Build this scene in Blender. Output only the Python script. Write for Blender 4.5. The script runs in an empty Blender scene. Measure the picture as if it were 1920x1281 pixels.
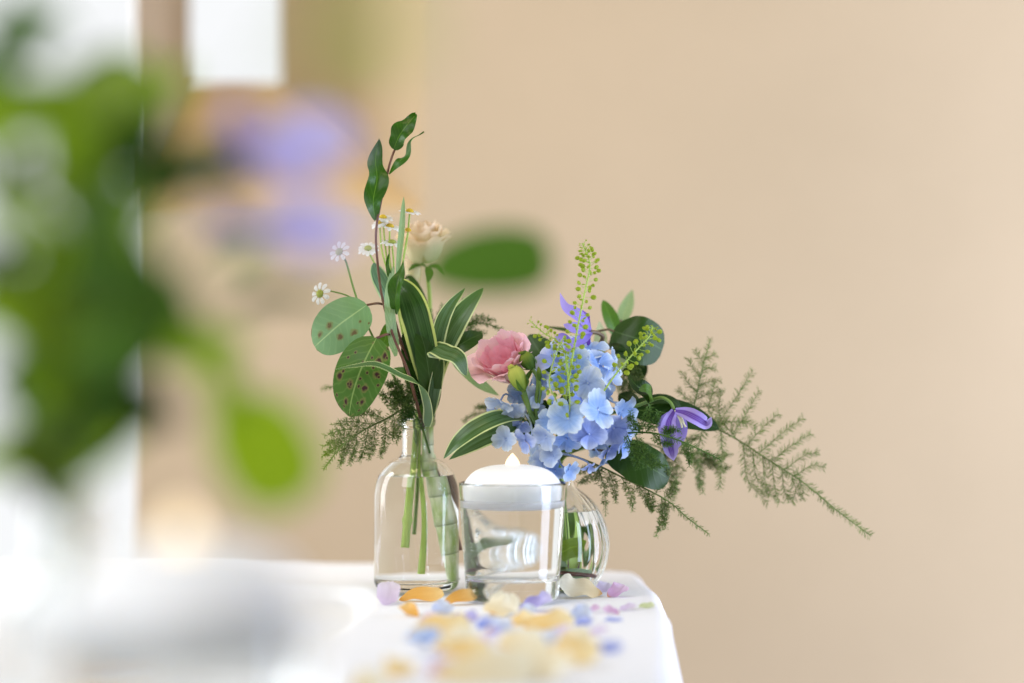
import bpy, math, random
from mathutils import Vector, Matrix, noise as mnoise

# ------------------------------------------------------------------ camera, world, lights
scene = bpy.context.scene
C = bpy.context.collection
K = 2.1875e-4            # tangent per photograph pixel (photograph is 1920 px wide)
H = 0.17325              # camera height above the table top

cam_d = bpy.data.cameras.new('camera')
cam_d.sensor_width = 36.0
cam_d.lens = 36.0 / (1920 * K)
cam_d.clip_start = 0.02
cam_d.clip_end = 50
cam_d.dof.use_dof = True
cam_d.dof.focus_distance = 1.668
cam_d.dof.aperture_fstop = 1.8
cam = bpy.data.objects.new('camera', cam_d)
C.objects.link(cam)
cam.location = (0, 0, H)
cam.rotation_euler = (math.radians(90), 0, 0)
scene.camera = cam

world = bpy.data.worlds.new('World')
scene.world = world
world.use_nodes = True
wb = world.node_tree.nodes['Background']
wb.inputs[0].default_value = (1.0, 0.97, 0.93, 1)
wb.inputs[1].default_value = 0.30


def area(name, loc, target, sx, sy, power, col):
    l = bpy.data.lights.new(name, 'AREA')
    l.shape = 'RECTANGLE'
    l.size, l.size_y = sx, sy
    l.energy = power
    l.color = col
    o = bpy.data.objects.new(name, l)
    C.objects.link(o)
    o.location = loc
    o.rotation_euler = (Vector(target) - Vector(loc)).to_track_quat('-Z', 'Y').to_euler()
    o['kind'] = 'helper'
    return o


area('window_light_front', (-0.9, 0.1, 1.5), (0, 1.75, 0.05), 1.1, 1.3, 29, (0.96, 0.975, 1.0))
area('fill_light_side', (1.30, 1.45, 0.10), (0.60, 2.25, -0.05), 0.7, 1.3, 37, (0.655, 0.755, 1.0))  # added cool light out of view, brightens the right of the wall
area('fill_light_left', (-1.30, 1.96, 0.45), (0.0, 1.96, 0.3), 0.45, 1.3, 15, (0.95, 0.97, 1.0))  # added light out of view, whitens glass edges and the window reveal
warm_fill = area('warm_wall_fill', (-0.15, 1.30, 1.75), (-0.15, 2.25, 0.25), 0.5, 0.5, 2.0, (1.0, 0.78, 0.40))  # added warm wash that turns the wall golden, not a fitting of the room
warm_fill.data.spread = math.radians(80)

scene.view_settings.view_transform = 'Standard'
scene.view_settings.look = 'None'
scene.view_settings.exposure = 0.0
scene.view_settings.gamma = 1.0
cy = scene.cycles
cy.use_denoising = True
try:
    cy.denoiser = 'OPENIMAGEDENOISE'
except Exception:
    pass
cy.max_bounces = 24
cy.transmission_bounces = 24
cy.transparent_max_bounces = 16
cy.glossy_bounces = 8
cy.diffuse_bounces = 4
cy.caustics_refractive = True
cy.caustics_reflective = True
cy.blur_glossy = 0.6
cy.sample_clamp_indirect = 8

rnd = random.Random(7)


# ------------------------------------------------------------------ helpers
def W(px, py, d):
    """a point of the place, from where it stands in the photograph and its distance in metres"""
    return Vector(((px - 960) * K * d, d, H + (640.5 - py) * K * d))


def TD(py, z=0.0):
    return (H - z) / (K * (py - 640.5))


def sp(points, n=24):
    """smooth curve through points"""
    p = [Vector(q) for q in points]
    if len(p) == 2:
        return [p[0].lerp(p[1], i / (n - 1)) for i in range(n)]
    out = []
    m = len(p) - 1
    for i in range(n):
        t = i / (n - 1) * m
        k = min(int(t), m - 1)
        f = t - k
        p0 = p[k - 1] if k > 0 else p[0] * 2 - p[1]
        p1, p2 = p[k], p[k + 1]
        p3 = p[k + 2] if k + 2 <= m else p[m] * 2 - p[m - 1]
        out.append(0.5 * ((2 * p1) + (p2 - p0) * f + (2 * p0 - 5 * p1 + 4 * p2 - p3) * f * f + (3 * p1 - p0 - 3 * p2 + p3) * f ** 3))
    return out


class MB:
    def __init__(s):
        s.v, s.f, s.uv, s.mi = [], [], [], []

    def grid(s, rows, uvs, wrap=False, mi=0):
        b = len(s.v)
        nr, nc = len(rows), len(rows[0])
        for r in rows:
            s.v.extend(r)
        for i in range(nr - 1):
            for j in range(nc if wrap else nc - 1):
                j2 = (j + 1) % nc
                s.f.append((b + i * nc + j, b + i * nc + j2, b + (i + 1) * nc + j2, b + (i + 1) * nc + j))
                s.uv.append((uvs(i, j), uvs(i, j + 1), uvs(i + 1, j + 1), uvs(i + 1, j)))
                s.mi.append(mi)
        return s

    def poly(s, pts, uv=None, mi=0):
        b = len(s.v)
        s.v.extend(pts)
        s.f.append(tuple(range(b, b + len(pts))))
        s.uv.append(tuple(uv) if uv else tuple((0.5, 0.5) for _ in pts))
        s.mi.append(mi)

    def tube(s, pts, r0, r1=None, seg=8, cap=True, fn=None, mi=0):
        r1 = r0 if r1 is None else r1
        n = len(pts)
        ref = Vector((0.3, 1, 0.2))
        rows = []
        for i, p in enumerate(pts):
            t = (pts[min(i + 1, n - 1)] - pts[max(i - 1, 0)])
            if t.length < 1e-9:
                t = Vector((0, 0, 1))
            t.normalize()
            a = t.cross(ref)
            if a.length < 1e-3:
                a = t.cross(Vector((1, 0, 0)))
            a.normalize()
            c = a.cross(t)
            u = i / (n - 1)
            r = r0 + (r1 - r0) * u
            if fn:
                r *= fn(u)
            rows.append([p + (a * math.cos(2 * math.pi * j / seg) + c * math.sin(2 * math.pi * j / seg)) * r for j in range(seg)])
        s.grid(rows, lambda i, j: (i / (n - 1), j / seg), wrap=True, mi=mi)
        if cap:
            s.poly(list(reversed(rows[0])), mi=mi)
            s.poly(rows[-1], mi=mi)
        return s

    def ball(s, c, r, nu=6, nv=8, sc=(1, 1, 1), mi=0):
        rows = []
        for i in range(nu + 1):
            a = math.pi * (i / nu) * 0.998 + 0.003
            rows.append([c + Vector((r * sc[0] * math.sin(a) * math.cos(2 * math.pi * j / nv), r * sc[1] * math.sin(a) * math.sin(2 * math.pi * j / nv), r * sc[2] * math.cos(a))) for j in range(nv)])
        rows.reverse()
        s.grid(rows, lambda i, j: (i / nu, j / nv), wrap=True, mi=mi)
        return s

    def mesh(s, name, mats, off=Vector((0, 0, 0)), smooth=True):
        me = bpy.data.meshes.new(name)
        me.from_pydata([tuple(v - off) for v in s.v], [], s.f)
        l = me.uv_layers.new(name='UVMap')
        k = 0
        flat = []
        for fu in s.uv:
            for q in fu:
                flat += [q[0], q[1]]
        l.data.foreach_set('uv', flat)
        for m in (mats if isinstance(mats, (list, tuple)) else [mats]):
            me.materials.append(m)
        me.polygons.foreach_set('material_index', s.mi)
        me.polygons.foreach_set('use_smooth', [smooth] * len(me.polygons))
        me.update()
        return me


def tag(o, label=None, cat=None, group=None, kind=None):
    if label:
        o['label'] = label
    if cat:
        o['category'] = cat
    if group:
        o['group'] = group
    if kind:
        o['kind'] = kind
    return o


def obj(name, mesh, parent=None, loc=None):
    o = bpy.data.objects.new(name, mesh)
    C.objects.link(o)
    if parent is not None:
        o.parent = parent
    if loc is not None:
        o.location = loc
    return o


def thing(name, label, cat, loc, group=None):
    o = bpy.data.objects.new(name, None)
    C.objects.link(o)
    o.empty_display_size = 0.01
    o.location = loc
    tag(o, label, cat, group)
    return o


def origin(p):
    """summed location of a parent chain of unrotated objects"""
    v = Vector((0, 0, 0))
    while p is not None:
        v += Vector(p.location)
        p = p.parent
    return v


def part(name, mb, mats, parent, smooth=True):
    return obj(name, mb.mesh(name, mats, origin(parent), smooth), parent)


# ------------------------------------------------------------------ materials
def lin(r, g, b):
    f = lambda c: (c / 255 / 12.92) if c / 255 <= 0.04045 else ((c / 255 + 0.055) / 1.055) ** 2.4
    return (f(r), f(g), f(b), 1)


class NT:
    def __init__(s, name):
        s.m = bpy.data.materials.new(name)
        s.m.use_nodes = True
        s.t = s.m.node_tree
        s.t.nodes.clear()
        s.out = s.n('ShaderNodeOutputMaterial')

    def n(s, typ, **kw):
        nd = s.t.nodes.new(typ)
        for k, v in kw.items():
            if k == 'inp':
                for a, b in v.items():
                    if hasattr(b, 'is_output'):
                        s.t.links.new(b, nd.inputs[a])
                    else:
                        nd.inputs[a].default_value = b
            else:
                setattr(nd, k, v)
        return nd

    def math(s, op, a, b=0.0, c=0.0):
        nd = s.n('ShaderNodeMath', operation=op, inp={0: a, 1: b})
        if op in ('SMOOTH_MIN', 'MULTIPLY_ADD', 'COMPARE'):
            nd.inputs[2].default_value = c
        return nd.outputs[0]

    def ramp(s, f, stops, interp='LINEAR'):
        nd = s.n('ShaderNodeValToRGB', inp={0: f})
        cr = nd.color_ramp
        cr.interpolation = interp
        while len(cr.elements) < len(stops):
            cr.elements.new(0.5)
        for e, (p, c) in zip(cr.elements, stops):
            e.position = p
            e.color = c if len(c) == 4 else (*c, 1)
        return nd.outputs[0]

    def mix(s, f, a, b, typ='MIX'):
        nd = s.n('ShaderNodeMix', data_type='RGBA', blend_type=typ, inp={0: f, 6: a, 7: b})
        return nd.outputs[2]

    def noise(s, vec, scale, detail=3, rough=0.5):
        return s.n('ShaderNodeTexNoise', inp={'Vector': vec, 'Scale': scale, 'Detail': detail, 'Roughness': rough}).outputs[0]

    def surf(s, sock):
        s.t.links.new(sock, s.out.inputs[0])
        return s.m


def G(v):
    return (v, v, v, 1)


def leaf_mat(name, top, under=None, rib=None, margin=None, stripes=None, spots=None, skeep=0.0, rough=0.42, trans=0.22, veins=0.10, ribw=0.010, var=0.35):
    """green blade: u runs along the leaf, v across; midrib, side veins, variegation and spots follow the blade"""
    k = NT(name)
    uv = k.n('ShaderNodeUVMap').outputs[0]
    sx = k.n('ShaderNodeSeparateXYZ', inp={0: uv})
    u, v = sx.outputs[0], sx.outputs[1]
    av = k.math('MULTIPLY', k.math('ABSOLUTE', k.math('SUBTRACT', v, 0.5)), 2.0)
    geo = k.n('ShaderNodeNewGeometry')
    oi = k.n('ShaderNodeObjectInfo')
    obc = k.n('ShaderNodeTexCoord').outputs['Object']
    n1 = k.noise(obc, 90, 4)
    top = (top[0] * 1.2, top[1], top[2] * 0.6, 1) if top[2] < 0.09 else top
    col = k.mix(k.math('MULTIPLY', n1, var), top, k.mix(1.0, top, (0.35, 0.5, 0.25, 1), 'MULTIPLY'))
    und = under if under else tuple(0.55 * a + 0.45 * b for a, b in zip(top, (0.30, 0.36, 0.22, 1)))
    # fine side veins, swept forwards from the midrib
    vs = k.math('SINE', k.math('ADD', k.math('MULTIPLY', k.math('SUBTRACT', u, k.math('MULTIPLY', av, 0.22)), 60.0), k.math('MULTIPLY', n1, 7.0)))
    vein = k.math('MULTIPLY', k.math('POWER', k.math('MULTIPLY', k.math('ADD', vs, 1.0), 0.5), 9.0), veins)
    ribc = rib if rib else tuple(min(1, a * 1.7 + 0.05) for a in top[:3]) + (1,)
    if stripes:
        mp = k.n('ShaderNodeMapping', inp={0: uv, 3: (1.2, 26, 1)}).outputs[0]
        st = k.ramp(k.noise(mp, 1.0, 3), [(0.46, G(0)), (0.60, G(1))])
        col = k.mix(k.math('MULTIPLY', st, 0.75), col, stripes)
    elif veins > 0:
        col = k.mix(vein, col, ribc)
    if margin:
        mp2 = k.n('ShaderNodeMapping', inp={0: uv, 3: (2.5, 9, 1)}).outputs[0]
        avn = k.math('ADD', av, k.math('MULTIPLY', k.math('SUBTRACT', k.noise(mp2, 1.0, 2), 0.5), 0.30))
        mf = k.ramp(avn, [(0.80, G(0)), (0.87, G(1))])
        col = k.mix(mf, col, margin)
        und = k.mix(mf, und, margin)
    if spots:
        for sc, th, kp in (((4.6, 3.6, 1), 0.19, 0.45), ((11, 8, 1), 0.20, 0.55), ((3.1, 2.2, 1), 0.11, 0.55)):
            wob = k.n('ShaderNodeVectorMath', operation='ADD', inp={0: k.n('ShaderNodeMapping', inp={0: uv, 3: sc}).outputs[0], 1: k.n('ShaderNodeVectorMath', operation='SCALE', inp={0: k.n('ShaderNodeTexNoise', inp={'Vector': obc, 'Scale': 300.0}).outputs['Color'], 3: 0.25}).outputs[0]}).outputs[0]
            vo = k.n('ShaderNodeTexVoronoi', voronoi_dimensions='2D', inp={'Vector': wob, 'Scale': 1.0, 'Randomness': 1.0})
            keep = k.math('GREATER_THAN', k.n('ShaderNodeSeparateColor', inp={0: vo.outputs['Color']}).outputs[0], kp + skeep)
            halo = k.math('MULTIPLY', k.ramp(vo.outputs['Distance'], [(th * 1.25, G(1)), (th * 1.7, G(0))]), keep)
            core = k.math('MULTIPLY', k.ramp(vo.outputs['Distance'], [(th * 0.55, G(1)), (th * 1.1, G(0))]), keep)
            col = k.mix(k.math('MULTIPLY', halo, 0.5), col, (0.20, 0.17, 0.06, 1))
            col = k.mix(core, col, spots)
            und = k.mix(k.math('MULTIPLY', halo, 0.55), und if hasattr(und, 'is_output') else und, (0.36, 0.36, 0.18, 1))
            und = k.mix(core, und, spots)
    rf = k.ramp(av, [(0.0, G(1)), (ribw * 2, G(1)), (ribw * 4, G(0))])
    col = k.mix(k.math('MULTIPLY', rf, 0.6), col, ribc)
    und = k.mix(k.math('MULTIPLY', rf, 0.7), und, ribc)
    col = k.mix(geo.outputs['Backfacing'], col, und)
    col = k.mix(k.math('MULTIPLY', k.math('SUBTRACT', oi.outputs['Random'], 0.2), 0.3), col, k.mix(1.0, col, (0.62, 0.7, 0.55, 1), 'MULTIPLY'))
    bump = k.n('ShaderNodeBump', inp={'Strength': 0.25, 'Distance': 0.0006, 'Height': k.math('ADD', k.math('MULTIPLY', vein, 3.0), n1)})
    p = k.n('ShaderNodeBsdfPrincipled', inp={'Base Color': col, 'Roughness': rough, 'Normal': bump.outputs[0]})
    p.inputs['Specular IOR Level'].default_value = 0.28
    tr = k.n('ShaderNodeBsdfTranslucent', inp={0: k.mix(1.0, col, (1.5, 1.7, 0.55, 1), 'MULTIPLY')})
    ms = k.n('ShaderNodeMixShader', inp={0: trans, 1: p.outputs[0], 2: tr.outputs[0]})
    return k.surf(ms.outputs[0])


def petal_mat(name, base, tip, centre=None, mid=None, trans=0.35, rough=0.6, tipstart=0.45, blotch=None, vein=0.18, midw=0.3):
    """soft petal: colour runs from the base (u=0) to the tip (u=1) with fine lengthwise veins"""
    k = NT(name)
    uv = k.n('ShaderNodeUVMap').outputs[0]
    sx = k.n('ShaderNodeSeparateXYZ', inp={0: uv})
    u, v = sx.outputs[0], sx.outputs[1]
    obc = k.n('ShaderNodeTexCoord').outputs['Object']
    oi = k.n('ShaderNodeObjectInfo')
    n1 = k.noise(obc, 160, 3)
    uu = k.math('ADD', u, k.math('MULTIPLY', k.math('SUBTRACT', n1, 0.5), 0.25))
    stops = [(0.0, centre if centre else base), (0.16, base), (tipstart, base), (1.0, tip)]
    col = k.ramp(uu, stops)
    mp = k.n('ShaderNodeMapping', inp={0: uv, 3: (1.0, 30, 1)}).outputs[0]
    vn = k.noise(mp, 1.0, 2)
    col = k.mix(k.math('MULTIPLY', k.ramp(vn, [(0.45, G(0)), (0.7, G(1))]), vein), col, k.mix(1.0, col, tuple(c ** 0.7 * 0.8 for c in base[:3]) + (1,), 'MULTIPLY'))
    if mid:
        av = k.math('MULTIPLY', k.math('ABSOLUTE', k.math('SUBTRACT', v, 0.5)), 2.0)
        three = k.math('SUBTRACT', av, 0.0)
        mf = k.ramp(three, [(0.0, G(1)), (midw * 0.35, G(0.55)), (midw * 0.6, G(1)), (midw, G(0.8)), (midw * 1.45, G(0))])
        fade = k.ramp(u, [(0.0, G(1)), (0.7, G(0.9)), (0.97, G(0.15))])
        col = k.mix(k.math('MULTIPLY', mf, fade), col, mid)
    if blotch:
        bf = k.ramp(k.noise(obc, 70, 2), [(0.56, G(0)), (0.68, G(1))])
        col = k.mix(k.math('MULTIPLY', bf, k.ramp(u, [(0.35, G(0)), (0.9, G(0.9))])), col, blotch)
    col = k.mix(k.math('MULTIPLY', oi.outputs['Random'], 0.22), col, k.mix(1.0, col, (0.72, 0.74, 0.86, 1), 'MULTIPLY'))
    bump = k.n('ShaderNodeBump', inp={'Strength': 0.25, 'Distance': 0.0005, 'Height': vn})
    p = k.n('ShaderNodeBsdfPrincipled', inp={'Base Color': col, 'Roughness': rough, 'Normal': bump.outputs[0]})
    p.inputs['Specular IOR Level'].default_value = 0.25
    tr = k.n('ShaderNodeBsdfTranslucent', inp={0: col})
    ms = k.n('ShaderNodeMixShader', inp={0: trans, 1: p.outputs[0], 2: tr.outputs[0]})
    return k.surf(ms.outputs[0])


def plain(name, c1, c2, scale=60, rough=0.5, stretch=None, trans=0.0, bump=0.2, spec=0.4, sss=0.0):
    k = NT(name)
    obc = k.n('ShaderNodeTexCoord').outputs['Object']
    if stretch:
        obc = k.n('ShaderNodeMapping', inp={0: obc, 3: stretch}).outputs[0]
    n1 = k.noise(obc, scale, 5, 0.6)
    col = k.mix(k.ramp(n1, [(0.3, G(0)), (0.7, G(1))]), c1, c2)
    b = k.n('ShaderNodeBump', inp={'Strength': bump, 'Distance': 0.001, 'Height': n1})
    p = k.n('ShaderNodeBsdfPrincipled', inp={'Base Color': col, 'Roughness': rough, 'Normal': b.outputs[0]})
    p.inputs['Specular IOR Level'].default_value = spec
    if sss:
        p.inputs['Subsurface Weight'].default_value = sss
        p.inputs['Subsurface Radius'].default_value = (0.02, 0.018, 0.016)
        p.inputs['Subsurface Scale'].default_value = 0.3
    if trans:
        tr = k.n('ShaderNodeBsdfTranslucent', inp={0: col})
        return k.surf(k.n('ShaderNodeMixShader', inp={0: trans, 1: p.outputs[0], 2: tr.outputs[0]}).outputs[0])
    return k.surf(p.outputs[0])


def glass(name, ior, col=(1, 1, 1, 1), rough=0.0):
    k = NT(name)
    return k.surf(k.n('ShaderNodeBsdfGlass', inp={'Color': col, 'Roughness': rough, 'IOR': ior}).outputs[0])


def emit(name, col, s):
    k = NT(name)
    return k.surf(k.n('ShaderNodeEmission', inp={0: col, 1: s}).outputs[0])


M = {}
M['dark'] = leaf_mat('leaf_dark_green', (0.024, 0.072, 0.012, 1), under=(0.11, 0.19, 0.07, 1), rough=0.38)
M['deep'] = leaf_mat('leaf_deep_green', (0.012, 0.040, 0.010, 1), under=(0.06, 0.12, 0.04, 1), rough=0.36, rib=(0.12, 0.2, 0.05, 1))
M['mid'] = leaf_mat('leaf_mid_green', (0.065, 0.17, 0.03, 1), under=(0.16, 0.27, 0.10, 1))
M['laurel'] = leaf_mat('leaf_laurel', (0.028, 0.10, 0.014, 1), under=(0.20, 0.33, 0.13, 1), rib=(0.16, 0.30, 0.05, 1), rough=0.33, trans=0.35)
M['lime'] = leaf_mat('leaf_lime', (0.21, 0.35, 0.03, 1), under=(0.30, 0.44, 0.07, 1), trans=0.5)
M['pale'] = leaf_mat('leaf_pale_underside', (0.26, 0.37, 0.21, 1), under=(0.24, 0.35, 0.2, 1), rib=(0.42, 0.52, 0.32, 1), veins=0.4, trans=0.25)
M['silver'] = leaf_mat('leaf_silver', (0.55, 0.60, 0.50, 1), under=(0.48, 0.54, 0.42, 1), rib=(0.68, 0.72, 0.6, 1), trans=0.3)
M['bluegreen'] = leaf_mat('leaf_blue_green', (0.075, 0.15, 0.10, 1), under=(0.13, 0.22, 0.15, 1), stripes=(0.16, 0.26, 0.17, 1), margin=(0.34, 0.46, 0.25, 1), rough=0.3)
M['varieg'] = leaf_mat('leaf_variegated', (0.018, 0.060, 0.016, 1), under=(0.06, 0.13, 0.05, 1), margin=(0.55, 0.60, 0.20, 1), stripes=(0.055, 0.13, 0.035, 1), rough=0.26, ribw=0.004)
M['varieg2'] = leaf_mat('leaf_variegated_grey', (0.05, 0.12, 0.05, 1), under=(0.12, 0.2, 0.11, 1), margin=(0.60, 0.66, 0.36, 1), stripes=(0.13, 0.22, 0.12, 1), rough=0.32, ribw=0.004)
M['euca'] = leaf_mat('leaf_eucalyptus_spotted', (0.052, 0.150, 0.032, 1), under=(0.18, 0.29, 0.13, 1), rib=(0.30, 0.42, 0.14, 1), spots=(0.045, 0.014, 0.016, 1), skeep=0.18, rough=0.45, veins=0.12)
M['euca_pale'] = leaf_mat('leaf_eucalyptus_pale', (0.19, 0.33, 0.18, 1), under=(0.25, 0.38, 0.22, 1), rib=(0.42, 0.55, 0.30, 1), spots=(0.13, 0.09, 0.05, 1), skeep=0.42, rough=0.5, veins=0.1)
M['stem'] = plain('stem_green', (0.10, 0.19, 0.035, 1), (0.19, 0.30, 0.06, 1), 120, stretch=(1, 1, 0.15))
M['stem_lime'] = plain('stem_lime', (0.30, 0.46, 0.06, 1), (0.44, 0.57, 0.12, 1), 120, stretch=(1, 1, 0.15))
M['stem_red'] = plain('stem_red_brown', (0.085, 0.028, 0.018, 1), (0.17, 0.075, 0.035, 1), 140, stretch=(1, 1, 0.2))
M['stem_brown'] = plain('stem_brown', (0.09, 0.055, 0.03, 1), (0.19, 0.13, 0.06, 1), 140, stretch=(1, 1, 0.2))
M['fern'] = plain('fern_green', (0.125, 0.19, 0.045, 1), (0.24, 0.31, 0.095, 1), 40, rough=0.6, trans=0.25)
M['fern_dark'] = plain('fern_dark_green', (0.05, 0.125, 0.018, 1), (0.11, 0.21, 0.035, 1), 40, rough=0.6, trans=0.25)
M['pod'] = plain('seed_pod_green', (0.38, 0.50, 0.02, 1), (0.50, 0.60, 0.06, 1), 200, trans=0.5)
M['hyd'] = [  # base and centre blues also deepened, shadow put into the petal colour
    petal_mat('hydrangea_blue', (0.27, 0.43, 0.82, 1), (0.64, 0.75, 0.93, 1), centre=(0.16, 0.29, 0.74, 1), trans=0.2, vein=0.4),
    petal_mat('hydrangea_pale', (0.50, 0.62, 0.87, 1), (0.77, 0.83, 0.93, 1), centre=(0.27, 0.40, 0.76, 1), blotch=(0.66, 0.76, 0.40, 1), trans=0.2, vein=0.4),
    petal_mat('hydrangea_lilac', (0.34, 0.44, 0.82, 1), (0.64, 0.72, 0.92, 1), centre=(0.22, 0.31, 0.74, 1), trans=0.2, vein=0.4),
    petal_mat('hydrangea_sky', (0.34, 0.51, 0.85, 1), (0.70, 0.80, 0.94, 1), blotch=(0.70, 0.78, 0.48, 1), trans=0.2, vein=0.4),
]
M['pink_in'] = petal_mat('lisianthus_inner', (0.95, 0.30, 0.40, 1), (0.97, 0.56, 0.66, 1), centre=(0.92, 0.36, 0.30, 1), tipstart=0.3, trans=0.3)
M['pink_out'] = petal_mat('lisianthus_outer', (0.95, 0.70, 0.60, 1), (0.97, 0.66, 0.70, 1), centre=(0.88, 0.80, 0.50, 1), tipstart=0.4, trans=0.3)
M['cream'] = petal_mat('rose_cream', (0.86, 0.79, 0.50, 1), (0.92, 0.74, 0.52, 1), centre=(0.70, 0.74, 0.36, 1), trans=0.35)
M['bud'] = petal_mat('bud_yellow_green', (0.34, 0.48, 0.07, 1), (0.72, 0.74, 0.15, 1), centre=(0.16, 0.30, 0.04, 1), tipstart=0.3)
M['budgreen'] = petal_mat('bud_green', (0.10, 0.20, 0.03, 1), (0.30, 0.38, 0.05, 1), centre=(0.07, 0.15, 0.02, 1), tipstart=0.5)
M['clem'] = petal_mat('clematis_outside', (0.42, 0.33, 0.76, 1), (0.56, 0.48, 0.84, 1), mid=(0.095, 0.018, 0.30, 1), tipstart=0.5, trans=0.3, midw=0.34)
M['clem_pale'] = petal_mat('clematis_inside', (0.34, 0.26, 0.70, 1), (0.46, 0.38, 0.80, 1), tipstart=0.5, trans=0.35)
M['clem_soft'] = petal_mat('clematis_soft', (0.56, 0.50, 0.82, 1), (0.64, 0.60, 0.88, 1), tipstart=0.5, trans=0.5)
M['clem_dark'] = petal_mat('clematis_dark', (0.11, 0.025, 0.30, 1), (0.30, 0.20, 0.62, 1), trans=0.2)
M['stamen'] = plain('stamen_cream', (0.72, 0.68, 0.40, 1), (0.82, 0.80, 0.55, 1), 300)
M['daisy'] = petal_mat('chamomile_white', (0.82, 0.82, 0.78, 1), (0.86, 0.86, 0.84, 1), trans=0.3)
M['disc'] = plain('chamomile_yellow', (0.62, 0.40, 0.02, 1), (0.72, 0.52, 0.05, 1), 900, bump=0.8, rough=0.8)
M['disc_green'] = plain('chamomile_green', (0.28, 0.33, 0.06, 1), (0.40, 0.42, 0.08, 1), 900, bump=0.8, rough=0.8)
M['glass'] = glass('clear_glass', 1.46, (0.985, 0.995, 0.99, 1))
M['water_side'] = glass('water_against_glass', 1.333 / 1.46, (1, 1, 1, 1))
M['water_top'] = glass('water_surface', 1.333, (1, 1, 1, 1))
M['wax'] = plain('white_wax', (0.92, 0.92, 0.92, 1), (0.94, 0.94, 0.94, 1), 30, rough=0.45, bump=0.03, sss=0.35)
M['flame'] = emit('candle_flame', (1.0, 0.80, 0.52, 1), 2.2)
M['p_cream'] = petal_mat('petal_cream', (0.88, 0.74, 0.46, 1), (0.90, 0.87, 0.70, 1), centre=(0.80, 0.42, 0.09, 1), tipstart=0.25, trans=0.3)
M['p_yellow'] = petal_mat('petal_yellow', (0.87, 0.64, 0.28, 1), (0.89, 0.79, 0.50, 1), centre=(0.82, 0.42, 0.06, 1), trans=0.3)
M['p_orange'] = petal_mat('petal_orange', (0.88, 0.50, 0.12, 1), (0.91, 0.66, 0.28, 1), centre=(0.78, 0.36, 0.05, 1), trans=0.3)
M['p_lilac'] = petal_mat('petal_lilac', (0.76, 0.65, 0.83, 1), (0.84, 0.78, 0.88, 1), trans=0.4)
M['p_pink'] = petal_mat('petal_pink_lilac', (0.68, 0.44, 0.66, 1), (0.82, 0.66, 0.80, 1), centre=(0.74, 0.34, 0.10, 1), trans=0.4)
M['p_blue'] = petal_mat('petal_blue', (0.32, 0.38, 0.76, 1), (0.60, 0.65, 0.88, 1), trans=0.35)
M['p_violet'] = petal_mat('petal_violet', (0.40, 0.36, 0.72, 1), (0.66, 0.64, 0.87, 1), trans=0.35)
M['p_pale'] = petal_mat('petal_pale_blue', (0.55, 0.62, 0.80, 1), (0.74, 0.79, 0.86, 1), trans=0.4)
M['p_green'] = petal_mat('petal_pale_green', (0.60, 0.66, 0.36, 1), (0.74, 0.78, 0.52, 1), trans=0.35)
M['cane'] = None
k = NT('dracaena_cane')
_uv = k.n('ShaderNodeSeparateXYZ', inp={0: k.n('ShaderNodeUVMap').outputs[0]})
_ob = k.n('ShaderNodeTexCoord').outputs['Object']
_nn = k.noise(k.n('ShaderNodeMapping', inp={0: _ob, 3: (1, 1, 0.35)}).outputs[0], 110, 3)
_saw = k.math('FRACT', k.math('MULTIPLY', _uv.outputs[0], 9.0))
_c = k.mix(k.ramp(_nn, [(0.4, G(0)), (0.6, G(1))]), (0.34, 0.50, 0.10, 1), (0.80, 0.83, 0.56, 1))
_c = k.mix(k.ramp(_saw, [(0.0, G(0.9)), (0.06, G(0.35)), (0.35, G(0)), (1.0, G(0.0))]), _c, (0.12, 0.20, 0.04, 1))
M['cane'] = k.surf(k.n('ShaderNodeBsdfPrincipled', inp={'Base Color': _c, 'Roughness': 0.35}).outputs[0])

k = NT('white_tablecloth')
_ob = k.n('ShaderNodeTexCoord').outputs['Object']
_w1 = k.n('ShaderNodeTexWave', inp={'Vector': _ob, 'Scale': 420, 'Distortion': 0.4})
_w2 = k.n('ShaderNodeTexWave', bands_direction='Y', inp={'Vector': _ob, 'Scale': 420, 'Distortion': 0.4})
_h = k.math('ADD', k.math('ADD', _w1.outputs[1], _w2.outputs[1]), k.math('MULTIPLY', k.noise(_ob, 60, 4), 2.0))
_col = k.mix(k.noise(_ob, 8, 3), (0.81, 0.82, 0.85, 1), (0.85, 0.86, 0.885, 1))
_p = k.n('ShaderNodeBsdfPrincipled', inp={'Base Color': _col, 'Roughness': 0.85, 'Normal': k.n('ShaderNodeBump', inp={'Strength': 0.15, 'Distance': 0.0006, 'Height': _h}).outputs[0]})
_p.inputs['Specular IOR Level'].default_value = 0.2
M['cloth'] = k.surf(_p.outputs[0])

M['wall'] = plain('beige_plaster', (0.437, 0.335, 0.218, 1), (0.474, 0.363, 0.239, 1), 3.0, rough=0.9, bump=0.15, spec=0.15)
M['sill'] = plain('ochre_sill', (0.50, 0.36, 0.19, 1), (0.56, 0.41, 0.23, 1), 4.0, rough=0.8, bump=0.1, spec=0.2)
M['frame'] = plain('white_window_frame', (0.78, 0.77, 0.74, 1), (0.82, 0.81, 0.78, 1), 9.0, rough=0.5, bump=0.05)
M['pane'] = emit('daylight_through_pane', (0.97, 0.985, 1.0, 1), 0.98)

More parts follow.
